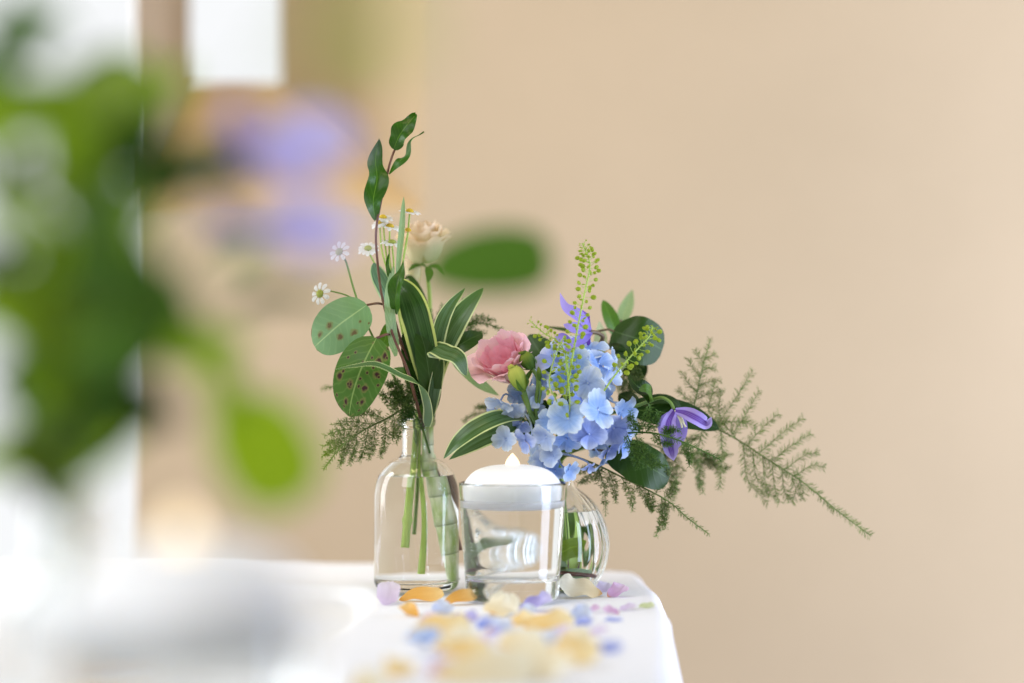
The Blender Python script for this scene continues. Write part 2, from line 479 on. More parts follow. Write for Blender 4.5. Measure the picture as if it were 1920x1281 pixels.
# ------------------------------------------------------------------ the room behind: wall with a splayed window recess
YW, YR = 2.25, 2.45
XR0, XR1 = (795 - 960) * K * YW, (527 - 960) * K * YR
XL0, XL1 = (255 - 960) * K * YW, (355 - 960) * K * YR
ZS0, ZS1 = H + 247 * K * YW, H + 483.5 * K * YR
ZT = 1.30
mb = MB()
V = Vector
q = lambda a, b, c, d: mb.poly([V(a), V(b), V(c), V(d)])
q((XR0, YW, -0.75), (2.6, YW, -0.75), (2.6, YW, 1.6), (XR0, YW, 1.6))
q((XL0, YW, -0.75), (XR0, YW, -0.75), (XR0, YW, ZS0), (XL0, YW, ZS0))
q((XL0, YW, ZT), (XR0, YW, ZT), (XR0, YW, 1.6), (XL0, YW, 1.6))
q((XR0, YW, ZS0), (XR0, YW, ZT), (XR1, YR, ZT), (XR1, YR, ZS1))
q((XL0, YW, ZT), (XL0, YW, ZS0), (XL1, YR, ZS1), (XL1, YR, ZT))
q((XL0, YW, ZT), (XL1, YR, ZT), (XR1, YR, ZT), (XR0, YW, ZT))
ZD0 = -0.10
q((-1.9, YW, 1.15), (XL0, YW, 1.15), (XL0, YW, 1.6), (-1.9, YW, 1.6))
q((-1.9, YW, -0.75), (XL0, YW, -0.75), (XL0, YW, ZD0), (-1.9, YW, ZD0))
q((-1.9, YW, ZD0), (-1.25, YW, ZD0), (-1.25, YW, 1.15), (-1.9, YW, 1.15))
tag(obj('wall', mb.mesh('wall', M['wall'], smooth=False)), kind='structure')
mb = MB()
q((XL0, YW, ZS0), (XR0, YW, ZS0), (XR1, YR, ZS1), (XL1, YR, ZS1))
tag(obj('window_sill', mb.mesh('window_sill', M['sill'], smooth=False)), kind='structure')


def boxm(mb, a, b):
    x0, y0, z0 = a
    x1, y1, z1 = b
    p = [V((x, y, z)) for z in (z0, z1) for y in (y0, y1) for x in (x0, x1)]
    for f in ((0, 2, 3, 1), (4, 5, 7, 6), (0, 1, 5, 4), (2, 6, 7, 3), (0, 4, 6, 2), (1, 3, 7, 5)):
        mb.poly([p[i] for i in f])


def window(name, x0, x1, z0, z1, y):
    mb = MB()
    mb.poly([V((x0, y, z0)), V((x1, y, z0)), V((x1, y, z1)), V((x0, y, z1))])
    o = obj(name, mb.mesh(name, M['pane'], smooth=False))
    tag(o, kind='structure')
    return o


window('window_upper', XL1, XR1, ZS1, ZT, YR + 0.003)
wd = window('window_tall', -1.25, XL0 - 0.0, ZD0, 1.15, YW + 0.06)
mb = MB()
boxm(mb, (XL0 - 0.004, YW, ZD0), (XL0 + 0.0, YW + 0.058, 1.15))
boxm(mb, (-1.25, YW, ZD0 - 0.01), (XL0, YW + 0.058, ZD0 - 0.002))
part('window_frame', mb, M['frame'], wd, smooth=False)

# ------------------------------------------------------------------ table and cloth
BP = [(-1.0, 1.99), (-0.55, 1.975), (-0.239, 1.952), (-0.11, 1.934), (0.0, 1.893), (0.06, 1.868), (0.086, 1.859), (0.0945, 1.853), (0.0975, 1.843), (0.1000, 1.80), (0.104, 1.69), (0.0985, 1.5), (0.0817, 1.2365), (0.068, 0.9), (0.05, 0.55), (0.0, 0.35), (-0.3, 0.30), (-0.8, 0.35), (-1.15, 0.6), (-1.25, 1.2), (-1.2, 1.8)]
n_b = 420
bl = sp([V((x, y, 0)) for x, y in BP] + [V((BP[0][0], BP[0][1], 0))], n_b + 1)[:-1]
ctr = V((-0.33, 1.30, 0))
FOLD = sp([W(588, 1290, TD(1290)), W(594, 1225, TD(1225)), W(632, 1190, TD(1190)), W(690, 1150, TD(1150)), W(712, 1128, TD(1128)), W(690, 1098, TD(1098)), W(560, 1092, TD(1092)), W(380, 1090, TD(1090)), W(100, 1090, TD(1090))], 60)


def cloth_z(p):
    z = 0.0016 * mnoise.noise(V((p.x * 9, p.y * 7, 0.3))) + 0.0008 * (1 - abs(mnoise.noise(V((p.x * 16 + p.y * 5, p.y * 4, 9)))) * 2) + 0.0005 * mnoise.noise(V((p.x * 30, p.y * 22, 4)))
    # the cloth dips behind a soft fold left of the runner of petals
    if p.x < 0.02:
        best, sgn = 9, 1
        for a, b in zip(FOLD[:-1], FOLD[1:]):
            ab = b - a
            t = max(0, min(1, (V((p.x, p.y, 0)) - V((a.x, a.y, 0))).dot(ab) / ab.dot(ab)))
            c = a + ab * t
            d = math.hypot(p.x - c.x, p.y - c.y)
            if d < best:
                best = d
                sgn = ab.x * (p.y - a.y) - ab.y * (p.x - a.x)
        if sgn > 0:
            f = min(1, best / 0.02)
            z -= 0.010 * f * f * (3 - 2 * f)
    return z - 0.0022


nrm = []
for i in range(n_b):
    t = bl[(i + 1) % n_b] - bl[i - 1]
    t.normalize()
    nn = V((t.y, -t.x, 0))
    if nn.dot(bl[i] - ctr) < 0:
        nn = -nn
    nrm.append(nn)
for i in range(n_b):
    bl[i] = bl[i] + nrm[i] * (0.0016 * mnoise.noise(V((bl[i].x * 22, bl[i].y * 22, 5))))
rows = []
for s in range(110):
    f = (s / 109) ** 0.8
    r = []
    for i in range(n_b):
        p = ctr.lerp(bl[i] - nrm[i] * 0.010, f)
        r.append(V((p.x, p.y, cloth_z(p))))
    rows.append(r)
R0 = 0.010
for a in (15, 30, 45, 60, 75, 90):
    a = math.radians(a)
    rows.append([V((bl[i].x - nrm[i].x * R0 * (1 - math.sin(a)), bl[i].y - nrm[i].y * R0 * (1 - math.sin(a)), rows[109][i].z - R0 * (1 - math.cos(a)))) for i in range(n_b)])
for z in (0.01, 0.03, 0.06, 0.1, 0.16, 0.24, 0.34, 0.45, 0.56, 0.68):
    r = []
    for i in range(n_b):
        amp = min(z * 0.16, 0.035)
        o = 0.04 * z + amp * (0.5 + 0.5 * math.sin(i * 0.41 + 1.3 * math.sin(i * 0.09))) + 0.002 * mnoise.noise(V((i * 0.2, z * 8, 2)))
        r.append(V((bl[i].x + nrm[i].x * o, bl[i].y + nrm[i].y * o, rows[109][i].z - R0 - z)))
    rows.append(r)
mb = MB()
nrr = len(rows)
mb.grid([list(reversed(r)) for r in rows], lambda i, j: (i / nrr, j / n_b), wrap=True)
tc = obj('tablecloth', mb.mesh('tablecloth', M['cloth']))
tag(tc, 'white tablecloth draped over the table edge under the vases', 'tablecloth')


# ------------------------------------------------------------------ glass vessels
def lathe(mb, prof, c, seg=96, lob=None, mi=0, flip=False):
    rws = []
    for r, z in prof:
        row = []
        for j in range(seg):
            a = 2 * math.pi * j / seg
            rr = r * (lob(a, z) if lob else 1.0)
            row.append(c + V((rr * math.cos(a), rr * math.sin(a), z)))
        rws.append(row)
    if flip:
        rws.reverse()
    n = len(rws)
    mb.grid(rws, lambda i, j: (i / n, j / seg), wrap=True, mi=mi)


def smooth_prof(pts, n):
    return [(max(0.00005, p.x), p.y) for p in sp([V((r, z, 0)) for r, z in pts], n)]


def vessel(name, label, cat, c, outer, rim, inner, zw, seg=96, lob=None, lob_in=None, group=None):
    """outer: base centre up to the rim; inner: rim down to the floor centre. Below zw the inner wall belongs to the water."""
    t = thing(name, label, cat, c, group)
    mb = MB()
    up = [p for p in inner if p[1] >= zw]
    dn = [p for p in inner if p[1] < zw]
    a, b = up[-1], dn[0]
    f = (a[1] - zw) / (a[1] - b[1])
    pw = (a[0] + (b[0] - a[0]) * f, zw)
    lo = lambda an, z: (lob(an, z) if lob else 1)
    li = lambda an, z: (lob_in(an, z) if lob_in else 1)
    lathe(mb, outer, V(c), seg, lo)
    lathe(mb, [outer[-1]] + rim + [inner[0]], V(c), seg)
    lathe(mb, up + [pw], V(c), seg, li)
    part('glass', mb, M['glass'], t)
    wb_ = MB()
    lathe(wb_, list(reversed([pw] + dn)), V(c), seg, li, mi=0)
    lathe(wb_, [pw, (pw[0] - 0.0006, zw - 0.0004), (pw[0] * 0.5, zw - 0.0006), (0.00005, zw - 0.0006)], V(c), seg, li, mi=1)
    part('water', wb_, [M['water_side'], M['water_top']], t)
    return t


def apothecary(name, label, c, group):
    outer = [(0.00005, 0.0012), (0.020, 0.0012), (0.0235, 0.0), (0.0268, 0.0004), (0.0288, 0.0022), (0.0298, 0.0052), (0.0298, 0.02), (0.0298, 0.045)] + \
        smooth_prof([(0.0298, 0.060), (0.0296, 0.067), (0.0283, 0.0745), (0.0250, 0.0825), (0.0195, 0.0885), (0.0140, 0.0915), (0.0112, 0.0935), (0.0104, 0.0965), (0.0103, 0.103), (0.0103, 0.1125)], 40) + \
        [(0.0106, 0.1130), (0.0122, 0.1138), (0.0133, 0.1150), (0.0135, 0.1170)]
    rim = [(0.0134, 0.1186), (0.0128, 0.1194), (0.0100, 0.1194)]
    inner = [(0.0090, 0.1184), (0.0086, 0.115)] + \
        smooth_prof([(0.0085, 0.110), (0.0085, 0.100), (0.0088, 0.0955), (0.0115, 0.0905), (0.0170, 0.0875), (0.0228, 0.0815), (0.0262, 0.0735), (0.0275, 0.067), (0.0277, 0.060)], 40) + \
        [(0.0277, 0.045), (0.0277, 0.015), (0.0272, 0.0090), (0.0250, 0.0062), (0.018, 0.0052), (0.00005, 0.0052)]
    return vessel(name, label, 'bottle', c, outer, rim, inner, 0.0795, group=group)


BX, BY = (781 - 960) * K * 1.706, 1.706
apothecary('glass_bottle', 'clear apothecary bottle with narrow neck holding the tall leafy stems, in focus', (BX, BY, 0), 'clear glass bottles')


def votive(c, label, group):
    outer = [(0.00005, 0.0010), (0.024, 0.0008), (0.0275, 0.0), (0.0300, 0.0008), (0.0310, 0.0030), (0.0313, 0.006), (0.0330, 0.030), (0.0348, 0.058), (0.0359, 0.0770)]
    rim = [(0.0358, 0.0784), (0.0352, 0.0788), (0.0346, 0.0786)]
    inner = [(0.0342, 0.0776), (0.0338, 0.070), (0.0331, 0.058), (0.0314, 0.030), (0.0302, 0.0175), (0.0290, 0.0148), (0.0265, 0.0135), (0.018, 0.0130), (0.00005, 0.0130)]
    return vessel('candle_glass', label, 'glass', c, outer, rim, inner, 0.0672, group=group)


def candle(c, label, group):
    t = thing('floating_candle', label, 'candle', (c[0], c[1], c[2] + 0.060), group)
    mb = MB()
    prof = [(0.00005, 0.0615), (0.016, 0.0612), (0.026, 0.0622), (0.0310, 0.0650), (0.0328, 0.0695), (0.0331, 0.0745), (0.0322, 0.0785), (0.0297, 0.0822), (0.0262, 0.0856), (0.021, 0.0882), (0.014, 0.0899), (0.007, 0.0906), (0.00005, 0.0908)]
    lathe(mb, smooth_prof(prof, 60), V(c), 72)
    part('wax_body', mb, M['wax'], t)
    mb = MB()
    lathe(mb, smooth_prof([(0.0050, 0.0900), (0.0047, 0.0920), (0.0032, 0.0948), (0.0014, 0.0970), (0.00005, 0.0984)], 14), V(c), 24)
    part('flame', mb, M['flame'], t)
    return t


CV = (0.0003, 1.637, 0)
votive(CV, 'clear tapered candle glass of water standing in front of both vases, in focus', 'candle glasses')
candle(CV, 'round white floating candle with pointed flame, in focus', 'floating candles')

VX, VY = (1048 - 960) * K * 1.712, 1.712
NL = 20


def lobe(a, z):
    f = max(0.0, min(1.0, (0.072 - z) / 0.012)) * max(0.0, min(1.0, z / 0.006))
    return 1 + f * (0.036 * abs(math.cos(a * NL / 2)) - 0.02)


def lobe_in(a, z):
    f = max(0.0, min(1.0, (0.070 - z) / 0.012)) * max(0.0, min(1.0, (z - 0.004) / 0.008))
    return 1 + f * 0.006 * math.cos(a * NL)


vo = [(0.00005, 0.0012), (0.014, 0.0010), (0.019, 0.0)] + smooth_prof([(0.0215, 0.0004), (0.0265, 0.0045), (0.0315, 0.0130), (0.0343, 0.024), (0.0346, 0.034), (0.0325, 0.045), (0.0280, 0.055), (0.0215, 0.0635), (0.0150, 0.0690), (0.0115, 0.0725), (0.0110, 0.0770), (0.0122, 0.0815)], 44)
vr = [(0.0125, 0.0826), (0.0120, 0.0834), (0.0110, 0.0834)]
vi = [(0.0103, 0.0824)] + smooth_prof([(0.0092, 0.077), (0.0097, 0.0720), (0.0133, 0.0678), (0.0197, 0.0620), (0.0260, 0.0535), (0.0303, 0.0440), (0.0323, 0.034), (0.0320, 0.024), (0.0292, 0.0142), (0.0245, 0.0080), (0.0180, 0.0058)], 44) + [(0.00005, 0.0055)]
vessel('ribbed_vase', 'round ribbed clear glass bud vase behind the candle glass', 'vase', (VX, VY, 0), vo, vr, vi, 0.0545, seg=180, lob=lobe, lob_in=lobe_in)


# ------------------------------------------------------------------ botanical builders
def prof(a, b):
    m = a / (a + b)
    pk = (m ** a) * ((1 - m) ** b)
    return lambda u: ((u ** a) * ((1 - u) ** b)) / pk


P_LANCE = prof(0.75, 0.95)
P_OVATE = prof(0.45, 0.62)
P_ROUND = prof(0.5, 0.5)
P_STRAP = lambda u: min(1.0, (u * 6 + 0.25)) * (max(0.0, 1 - u ** 4) ** 0.7)
P_PETAL = prof(0.62, 0.28)
P_LONG = prof(0.6, 1.1)


def blade(spine, width, normal=(0, -1, 0.15), pr=P_OVATE, nu=16, nv=8, fold=0.0, cup=0.0, wave=0.0, wf=3.0, twist=0.0, twist0=0.0, ruf=0.0, ph=0.0):
    """a curved leaf or petal surface along a spine"""
    pts = sp(spine, nu + 1)
    N0 = V(normal).normalized()
    rows = []
    for i, p in enumerate(pts):
        u = i / nu
        t = (pts[min(i + 1, nu)] - pts[max(i - 1, 0)]).normalized()
        s = t.cross(N0)
        if s.length < 1e-3:
            s = V((1, 0, 0))
        s.normalize()
        n = s.cross(t)
        an = twist0 + twist * u
        s2 = s * math.cos(an) + n * math.sin(an)
        n2 = n * math.cos(an) - s * math.sin(an)
        uu = min(max(u, 0.004), 0.996)
        w = width * 0.5 * pr(uu)
        row = []
        for j in range(nv + 1):
            v = j / nv * 2 - 1
            x = v * w
            h = fold * abs(x) + cup * x * x / max(width, 1e-5) + wave * width * abs(v) ** 1.5 * math.sin(wf * 6.283 * u + ph + (1.1 if v > 0 else 0)) * min(1, 4 * u)
            if ruf:
                h += ruf * width * u * u * math.sin(v * 7 + ph) * 0.5
            row.append(p + s2 * x + n2 * h)
        rows.append(row)
    mb = MB()
    mb.grid(rows, lambda i, j: (i / nu, j / nv))
    return mb


def leaf(parent, pts, wpx, mat, name='leaf', **kw):
    """pts are (px, py, distance); wpx is the blade's width in photograph pixels"""
    P3 = [W(*p) for p in pts]
    d = sum(p[2] for p in pts) / len(pts)
    return part(name, blade(P3, wpx * K * d, **kw), M[mat] if isinstance(mat, str) else mat, parent)


def stem(parent, pts, r0, r1=None, mat='stem', name='stem', n=30, seg=8, fn=None):
    mb = MB()
    if fn is None and pts[0][1] > 1020:
        fn = lambda u: 1 + 0.9 * max(0.0, 1 - u / 0.4)
    mb.tube(sp([W(*p) for p in pts], n), r0, r1, seg, fn=fn)
    return part(name, mb, M[mat], parent)


def needle_branch(mb, pts, r, nl, gap, rg, tilt=0.35, taper=True):
    """a feathery twig: thin axis with fine needles standing all round it"""
    L = sum((b - a).length for a, b in zip(pts[:-1], pts[1:]))
    mb.tube(pts, r, r * 0.5, 5, cap=False)
    n = max(4, int(L / gap))
    m = len(pts) - 1
    for i in range(n):
        t = (i + 0.5) / n * m
        k = min(int(t), m - 1)
        p = pts[k].lerp(pts[k + 1], t - k)
        T = (pts[k + 1] - pts[k]).normalized()
        a = T.cross(V((0.2, 0.9, 0.3)))
        a.normalize()
        b = T.cross(a)
        for q_ in range(4):
            an = rg.random() * 6.283
            rad = a * math.cos(an) + b * math.sin(an)
            l = nl * (0.75 + 0.5 * rg.random()) * (1 - 0.35 * (i / n) if taper else 1)
            dr = (rad + T * (tilt + 0.5 * rg.random())).normalized()
            sd = dr.cross(V((rg.random() - 0.5, rg.random() - 0.5, rg.random() - 0.5))).normalized() * 0.00024
            e = p + dr * l
            mid = p + dr * (l * 0.75)
            mb.poly([p - sd * 0.6, p + sd * 0.6, mid + sd, e, mid - sd])


def fern(name, label, main, branches, mat='fern', nl=0.0042, seed=1, sub=0.0, group='asparagus fern fronds', endneedles=0.4, gap=0.0010):
    rg = random.Random(seed)
    P = [W(*p) for p in main]
    t = thing(name, label, 'fern', P[0], group)
    mpts = sp(P, 40)
    mb = MB()
    mb.tube(mpts, 0.0009, 0.0004, 6, fn=(lambda u: 1 + 1.3 * max(0.0, 1 - u / 0.3)) if main[0][1] > 1020 else None)
    part('stem', mb, M['fern_dark' if mat == 'fern_dark' else 'fern'], t)
    if endneedles < 1:
        mb = MB()
        needle_branch(mb, mpts[int(39 * endneedles):], 0.0004, nl, gap, rg)
        part('needles', mb, M[mat], t)['kind'] = 'stuff'
    for br in branches:
        bp = sp([W(*p) for p in br], 14)
        mb = MB()
        needle_branch(mb, bp, 0.00035, nl, gap, rg)
        L = (bp[-1] - bp[0]).length
        if sub > 0:
            k = 2
            while k < 12:
                T = (bp[k + 1] - bp[k]).normalized()
                for sg in (-1, 1):
                    side = V((T.z, 0, -T.x)).normalized() * sg
                    ln = sub * L * (1 - k / 14) * (0.7 + 0.5 * rg.random())
                    e = bp[k] + (side * 0.85 + T * 0.6 + V((0, (rg.random() - 0.5) * 0.9, -0.15))).normalized() * ln
                    mdl = bp[k].lerp(e, 0.5) + V((0, 0, ln * 0.06))
                    needle_branch(mb, sp([bp[k], mdl, e], 6), 0.00025, nl * 0.8, gap * 1.1, rg)
                k += 2
        part('branch', mb, M[mat], t)['kind'] = 'stuff'
    return t


def cupped_petal(c, ax, R, Hh, th, dth, flare=0.25, ruf=0.06, ph=0.0, base=0.18, nu=12, nv=14, open_=0.6, lift=0.0, fringe=0.0, rg=None):
    """petal of a cup-shaped flower about an axis"""
    ax = V(ax).normalized()
    a = ax.cross(V((0.1, 0.2, 1)) if abs(ax.z) < 0.9 else V((1, 0, 0))).normalized()
    b = ax.cross(a)
    rows = []
    for i in range(nu + 1):
        u = i / nu
        row = []
        for j in range(nv + 1):
            v = j / nv * 2 - 1
            an = th + v * dth * (0.30 + 0.70 * u ** 0.5)
            r = R * (base + (1 - base) * u ** open_) + R * flare * max(0, u - 0.6) ** 2 * 6
            r += R * ruf * u ** 3 * math.sin(v * 5.5 + ph) + R * 0.05 * math.sin(v * 2.3 + ph * 2) * u
            h = (Hh * u) * (1 - 0.14 * v * v * u) + lift * u + Hh * 0.05 * u ** 3 * math.sin(v * 8 + ph * 3)
            h -= Hh * flare * 0.35 * max(0, u - 0.7) * 2
            if fringe and i == nu:
                h += fringe * (mnoise.noise(V((v * 14, ph * 5, 0))))
            row.append(c + ax * h + (a * math.cos(an) + b * math.sin(an)) * r)
        rows.append(row)
    mb = MB()
    mb.grid(rows, lambda i, j: (i / nu, j / nv))
    return mb


def floret_mesh(seed):
    """one sepal of a hydrangea floret, unit length 1, lying along +x with +z up"""
    rg = random.Random(seed)
    nu, nv = 9, 8
    rows = []
    wv = 0.45 + rg.random() * 0.12
    p1, p2 = rg.random() * 6, rg.random() * 6
    up = 0.10 + 0.22 * rg.random()
    curl = rg.random() * 0.30 - 0.05
    for i in range(nu + 1):
        u = i / nu
        row = []
        for j in range(nv + 1):
            v = j / nv * 2 - 1
            w = wv * (0.10 + 0.90 * math.sin(min(1, u * 1.12) ** 0.85 * math.pi * 0.56)) * (1 - 0.04 * math.sin(9 * u))
            x = u * (1 - 0.26 * abs(v) ** 2.6 * u) + 0.03 * math.sin(v * 9 + p1) * u
            if i == nu:
                x += 0.02 * math.sin(v * 17 + p2)
            y = v * w
            z = up * u - curl * u * u + 0.42 * y * y - 0.06 * math.exp(-(v * 6) ** 2) * u + 0.06 * math.sin(v * 4 + p1) * u * u + 0.04 * math.sin(u * 7 + p2) * v
            row.append(V((x, y, z)))
        rows.append(row)
    mb = MB()
    mb.grid(rows, lambda i, j: (i / nu, j / nv))
    return mb


SEPAL = [[floret_mesh(s).mesh('petal', m) for s in range(5)] for m in M['hyd']]


def hydrangea(label, stem_pts, hub, florets, seed, filler=0, fr=0.03):
    rg = random.Random(seed)
    base = W(*stem_pts[0])
    t = thing('hydrangea', label, 'flower', base, 'blue hydrangea heads')
    stem(t, stem_pts, 0.0034, 0.0018, 'stem', n=40, seg=10)
    hb = W(*hub)
    lst = []
    for (px, py, d, nx, nz, s) in florets:
        c = W(px, py, d)
        lst.append((c, V((nx, -max(0.15, 1 - abs(nx) * 0.8 - abs(nz) * 0.7), nz)).normalized(), s * K * d))
    for _ in range(filler):
        n = V((rg.gauss(0, 1), rg.gauss(0.1, 0.9), rg.gauss(0.1, 0.8))).normalized()
        lst.append((hb + V((n.x * fr, n.y * fr * 0.8, n.z * fr * 0.75)), n, 33 * K * 1.68))
    for c, n, s in lst:
        n = (n + V((rg.gauss(0, 0.22), rg.gauss(0, 0.1), rg.gauss(0, 0.22)))).normalized()
        c = c + V((0, rg.uniform(-0.003, 0.006), 0))
        mb = MB()
        mb.ball(c + n * s * 0.05, s * 0.065, 5, 8)
        st0 = c - n * s * 0.1
        mb.tube(sp([c, c - n * s * 0.7, (c - n * s * 1.2).lerp(hb, 0.5), hb], 10), 0.0006, 0.0009, 6)
        mset = rg.choice((0, 1, 1, 2, 3, 3))
        f = obj('floret', mb.mesh('floret', M['hyd'][1], c), t, c - base)
        q_ = n.to_track_quat('Z', 'Y').to_matrix().to_4x4()
        spin = rg.random() * 6.28
        for k_ in range(4):
            me = SEPAL[mset][rg.randrange(5)]
            o = obj('petal', me, f)
            sc = s * (0.80 + 0.32 * rg.random())
            tilt = rg.random() * 0.55 - 0.15 + (0.06 if k_ % 2 else 0)
            o.matrix_local = q_ @ Matrix.Rotation(spin + k_ * math.pi / 2 + rg.uniform(-0.12, 0.12), 4, 'Z') @ Matrix.Rotation(-tilt, 4, 'Y') @ Matrix.Translation((0, 0, 0.07 * s * (k_ % 2))) @ Matrix.Scale(sc, 4)
    return t


def chamomile_head(parent, c, n, R, petals=13, green=False, droop=0.1, only_disc=False, rg=rnd):
    n = V(n).normalized()
    a = n.cross(V((0.3, 0.8, 0.1))).normalized()
    b = n.cross(a)
    mb = MB()
    rws = []
    for i in range(6):
        an = i / 5 * math.pi * 0.5
        rws.append([c + n * (R * 0.30 * math.cos(an)) + (a * math.cos(2 * math.pi * j / 12) + b * math.sin(2 * math.pi * j / 12)) * R * 0.40 * (math.sin(an) + 0.01) for j in range(12)])
    rws.append([c - n * R * 0.14 + (p - c) * 0.4 for p in rws[-1]])
    mb.grid(rws, lambda i, j: (i / 6, j / 12), wrap=True)
    head = part('flower_head', mb, M['disc_green' if green else 'disc'], parent)
    if not only_disc:
        for k_ in range(petals):
            an = 2 * math.pi * k_ / petals + rg.uniform(-0.1, 0.1)
            dr = a * math.cos(an) + b * math.sin(an)
            dd = droop + rg.uniform(-0.12, 0.12)
            L = R * rg.uniform(0.85, 1.1)
            pm = blade([c + dr * R * 0.32, c + dr * (R * 0.32 + L * 0.45) + n * L * 0.06, c + dr * (R * 0.32 + L * 0.8) - n * L * dd], R * 0.42, normal=n, pr=P_PETAL, nu=5, nv=3, cup=-0.3)
            part('petal', pm, M['daisy'], head)
    return head


def clematis_petal(parent, pts, wpx, mat='clem', **kw):
    return leaf(parent, pts, wpx, mat, name='petal', pr=lambda u: min(1, 0.42 + 1.6 * u) * max(0.0, 1 - max(0, (u - 0.5) / 0.5) ** 1.9), **kw)


def pod_stem(label, main, r, side_len, pod_r, seed, n=60, from_u=0.2, group='green seed pod sprays'):
    """a slender spike with round flat pods on hair-thin stalks"""
    rg = random.Random(seed)
    P = [W(*p) for p in main]
    t = thing('seed_pod_spray', label, 'seed spray', P[0], group)
    pts = sp(P, 60)
    mb = MB()
    mb.tube(pts, r, r * 0.45, 6, fn=lambda u: 1 + 1.6 * max(0.0, 1 - u / 0.35))
    part('stem', mb, M['stem_lime'], t)
    st, pd = MB(), MB()
    for i in range(n):
        u = from_u + (1 - from_u) * (i + rg.random() * 0.6) / n
        u = min(u, 0.995)
        k_ = u * 59
        i0 = min(int(k_), 58)
        p = pts[i0].lerp(pts[i0 + 1], k_ - i0)
        T = (pts[i0 + 1] - pts[i0]).normalized()
        a = T.cross(V((0.1, 1, 0.2))).normalized()
        b = T.cross(a)
        an = i * 2.4 + rg.random() * 0.5
        rad = a * math.cos(an) + b * math.sin(an)
        top = (u - from_u) / (1 - from_u)
        size = 1 if top < 0.8 else max(0.32, (1 - top) / 0.2)
        l = side_len * (0.75 + 0.5 * rg.random()) * (size ** 0.6)
        e = p + (rad + T * rg.uniform(0.15, 0.55)).normalized() * l
        st.tube([p, p.lerp(e, 0.5) - T * l * 0.06, e], 0.00018, 0.00016, 4, cap=False)
        nn = V((rg.uniform(-0.8, 0.8), -1, rg.uniform(-0.8, 0.8))).normalized()
        dr = (e - p).normalized()
        s = dr.cross(nn).normalized()
        nn = s.cross(dr)
        rr = pod_r * (0.75 + 0.45 * rg.random()) * size
        c = e + dr * rr * 0.8
        rw = []
        for q_, (off, f) in enumerate(((-0.22, 0.45), (-0.12, 0.9), (0.12, 0.9), (0.22, 0.45))):
            rw.append([c + nn * rr * off * 1.3 + (dr * math.cos(w) * 1.18 + s * math.sin(w)) * rr * f for w in [2 * math.pi * z / 9 for z in range(9)]])
        pd.grid(rw, lambda i, j: (i / 3, j / 9), wrap=True)
        pd.poly(list(reversed(rw[0])))
        pd.poly(rw[-1])
    part('stalks', st, M['stem_lime'], t)['kind'] = 'stuff'
    part('pods', pd, M['pod'], t)['kind'] = 'stuff'
    return t


BN = 1.706          # distance of the bottle's axis
VN = 1.712          # distance of the ribbed vase's axis

# ------------------------------------------------------------------ stems standing in the clear bottle
# tall laurel sprig with a red-brown stem
t = thing('laurel_sprig', 'tall sprig with three wavy dark green leaves on thin red-brown stem', 'sprig', W(862, 1032, 1.718))
stem(t, [(862, 1032, 1.718), (842, 950, 1.716), (812, 862, 1.711), (790, 790, 1.700), (766, 700, 1.664), (738, 632, 1.664), (716, 555, 1.672), (706, 470, 1.668), (706, 425, 1.667), (716, 370, 1.667), (728, 318, 1.668), (737, 288, 1.669), (742, 278, 1.67)], 0.0011, 0.0008, 'stem_red', n=60)
leaf(t, [(703, 414, 1.668), (700, 375, 1.662), (707, 335, 1.664), (704, 300, 1.668), (710, 260, 1.672)], 40, 'laurel', normal=(0.35, -1, 0.1), wave=0.22, wf=2.2, ph=0.6, fold=0.25, pr=P_LANCE, nu=26)
leaf(t, [(738, 280, 1.669), (748, 256, 1.664), (762, 236, 1.663), (780, 215, 1.668)], 38, 'laurel', normal=(-0.25, -1, 0.2), wave=0.16, wf=1.9, ph=2.0, fold=0.25, pr=P_OVATE, nu=22)
leaf(t, [(729, 327, 1.668), (748, 304, 1.662), (764, 288, 1.664), (772, 264, 1.668), (794, 246, 1.672)], 27, 'laurel', normal=(-0.6, -1, 0.6), wave=0.12, wf=1.6, ph=0.2, twist=0.9, pr=P_LANCE, nu=24)
leaf(t, [(744, 590, 1.668), (742, 560, 1.655), (748, 525, 1.655), (758, 488, 1.662)], 30, 'laurel', normal=(-0.5, -1, 0.1), wave=0.16, wf=1.9, ph=1.0, fold=0.5, pr=P_LANCE, nu=24)
leaf(t, [(736, 530, 1.672), (727, 505, 1.668), (729, 475, 1.668)], 11, 'laurel', normal=(-0.7, -1, 0.1), wave=0.14, wf=1.5, pr=P_LANCE)
leaf(t, [(712, 652, 1.684), (722, 636, 1.684), (726, 606, 1.688)], 26, 'mid', normal=(0.3, -1, 0.1), pr=P_OVATE)

# spotted eucalyptus
t = thing('eucalyptus', 'eucalyptus stem with two broad spotted leaves beside the bottle neck', 'foliage', W(846, 1000, 1.722))
stem(t, [(846, 1000, 1.722), (815, 880, 1.712), (794, 790, 1.704), (776, 710, 1.69), (752, 640, 1.68), (736, 590, 1.682), (722, 572, 1.684)], 0.0013, 0.0009, 'stem_red', n=50)
stem(t, [(722, 572, 1.684), (708, 569, 1.68), (688, 572, 1.676)], 0.0009, 0.0008, 'stem_red', name='petiole', n=10)
leaf(t, [(688, 572, 1.676), (665, 588, 1.67), (636, 609, 1.667), (612, 630, 1.672), (590, 650, 1.68)], 92, 'euca_pale', normal=(0.1, -1, 0.25), pr=prof(0.42, 0.42), nu=24, nv=12, cup=-0.25, wave=0.02, wf=1.4)
stem(t, [(760, 660, 1.683), (745, 636, 1.672), (728, 627, 1.665), (706, 634, 1.66)], 0.0010, 0.0009, 'stem_red', name='petiole', n=14)
leaf(t, [(706, 634, 1.66), (688, 668, 1.653), (672, 705, 1.652), (660, 745, 1.657), (654, 781, 1.665)], 98, 'euca', normal=(-0.15, -1, 0.1), pr=prof(0.36, 0.50), nu=26, nv=12, cup=-0.3, wave=0.035, wf=1.3, ph=1.5)

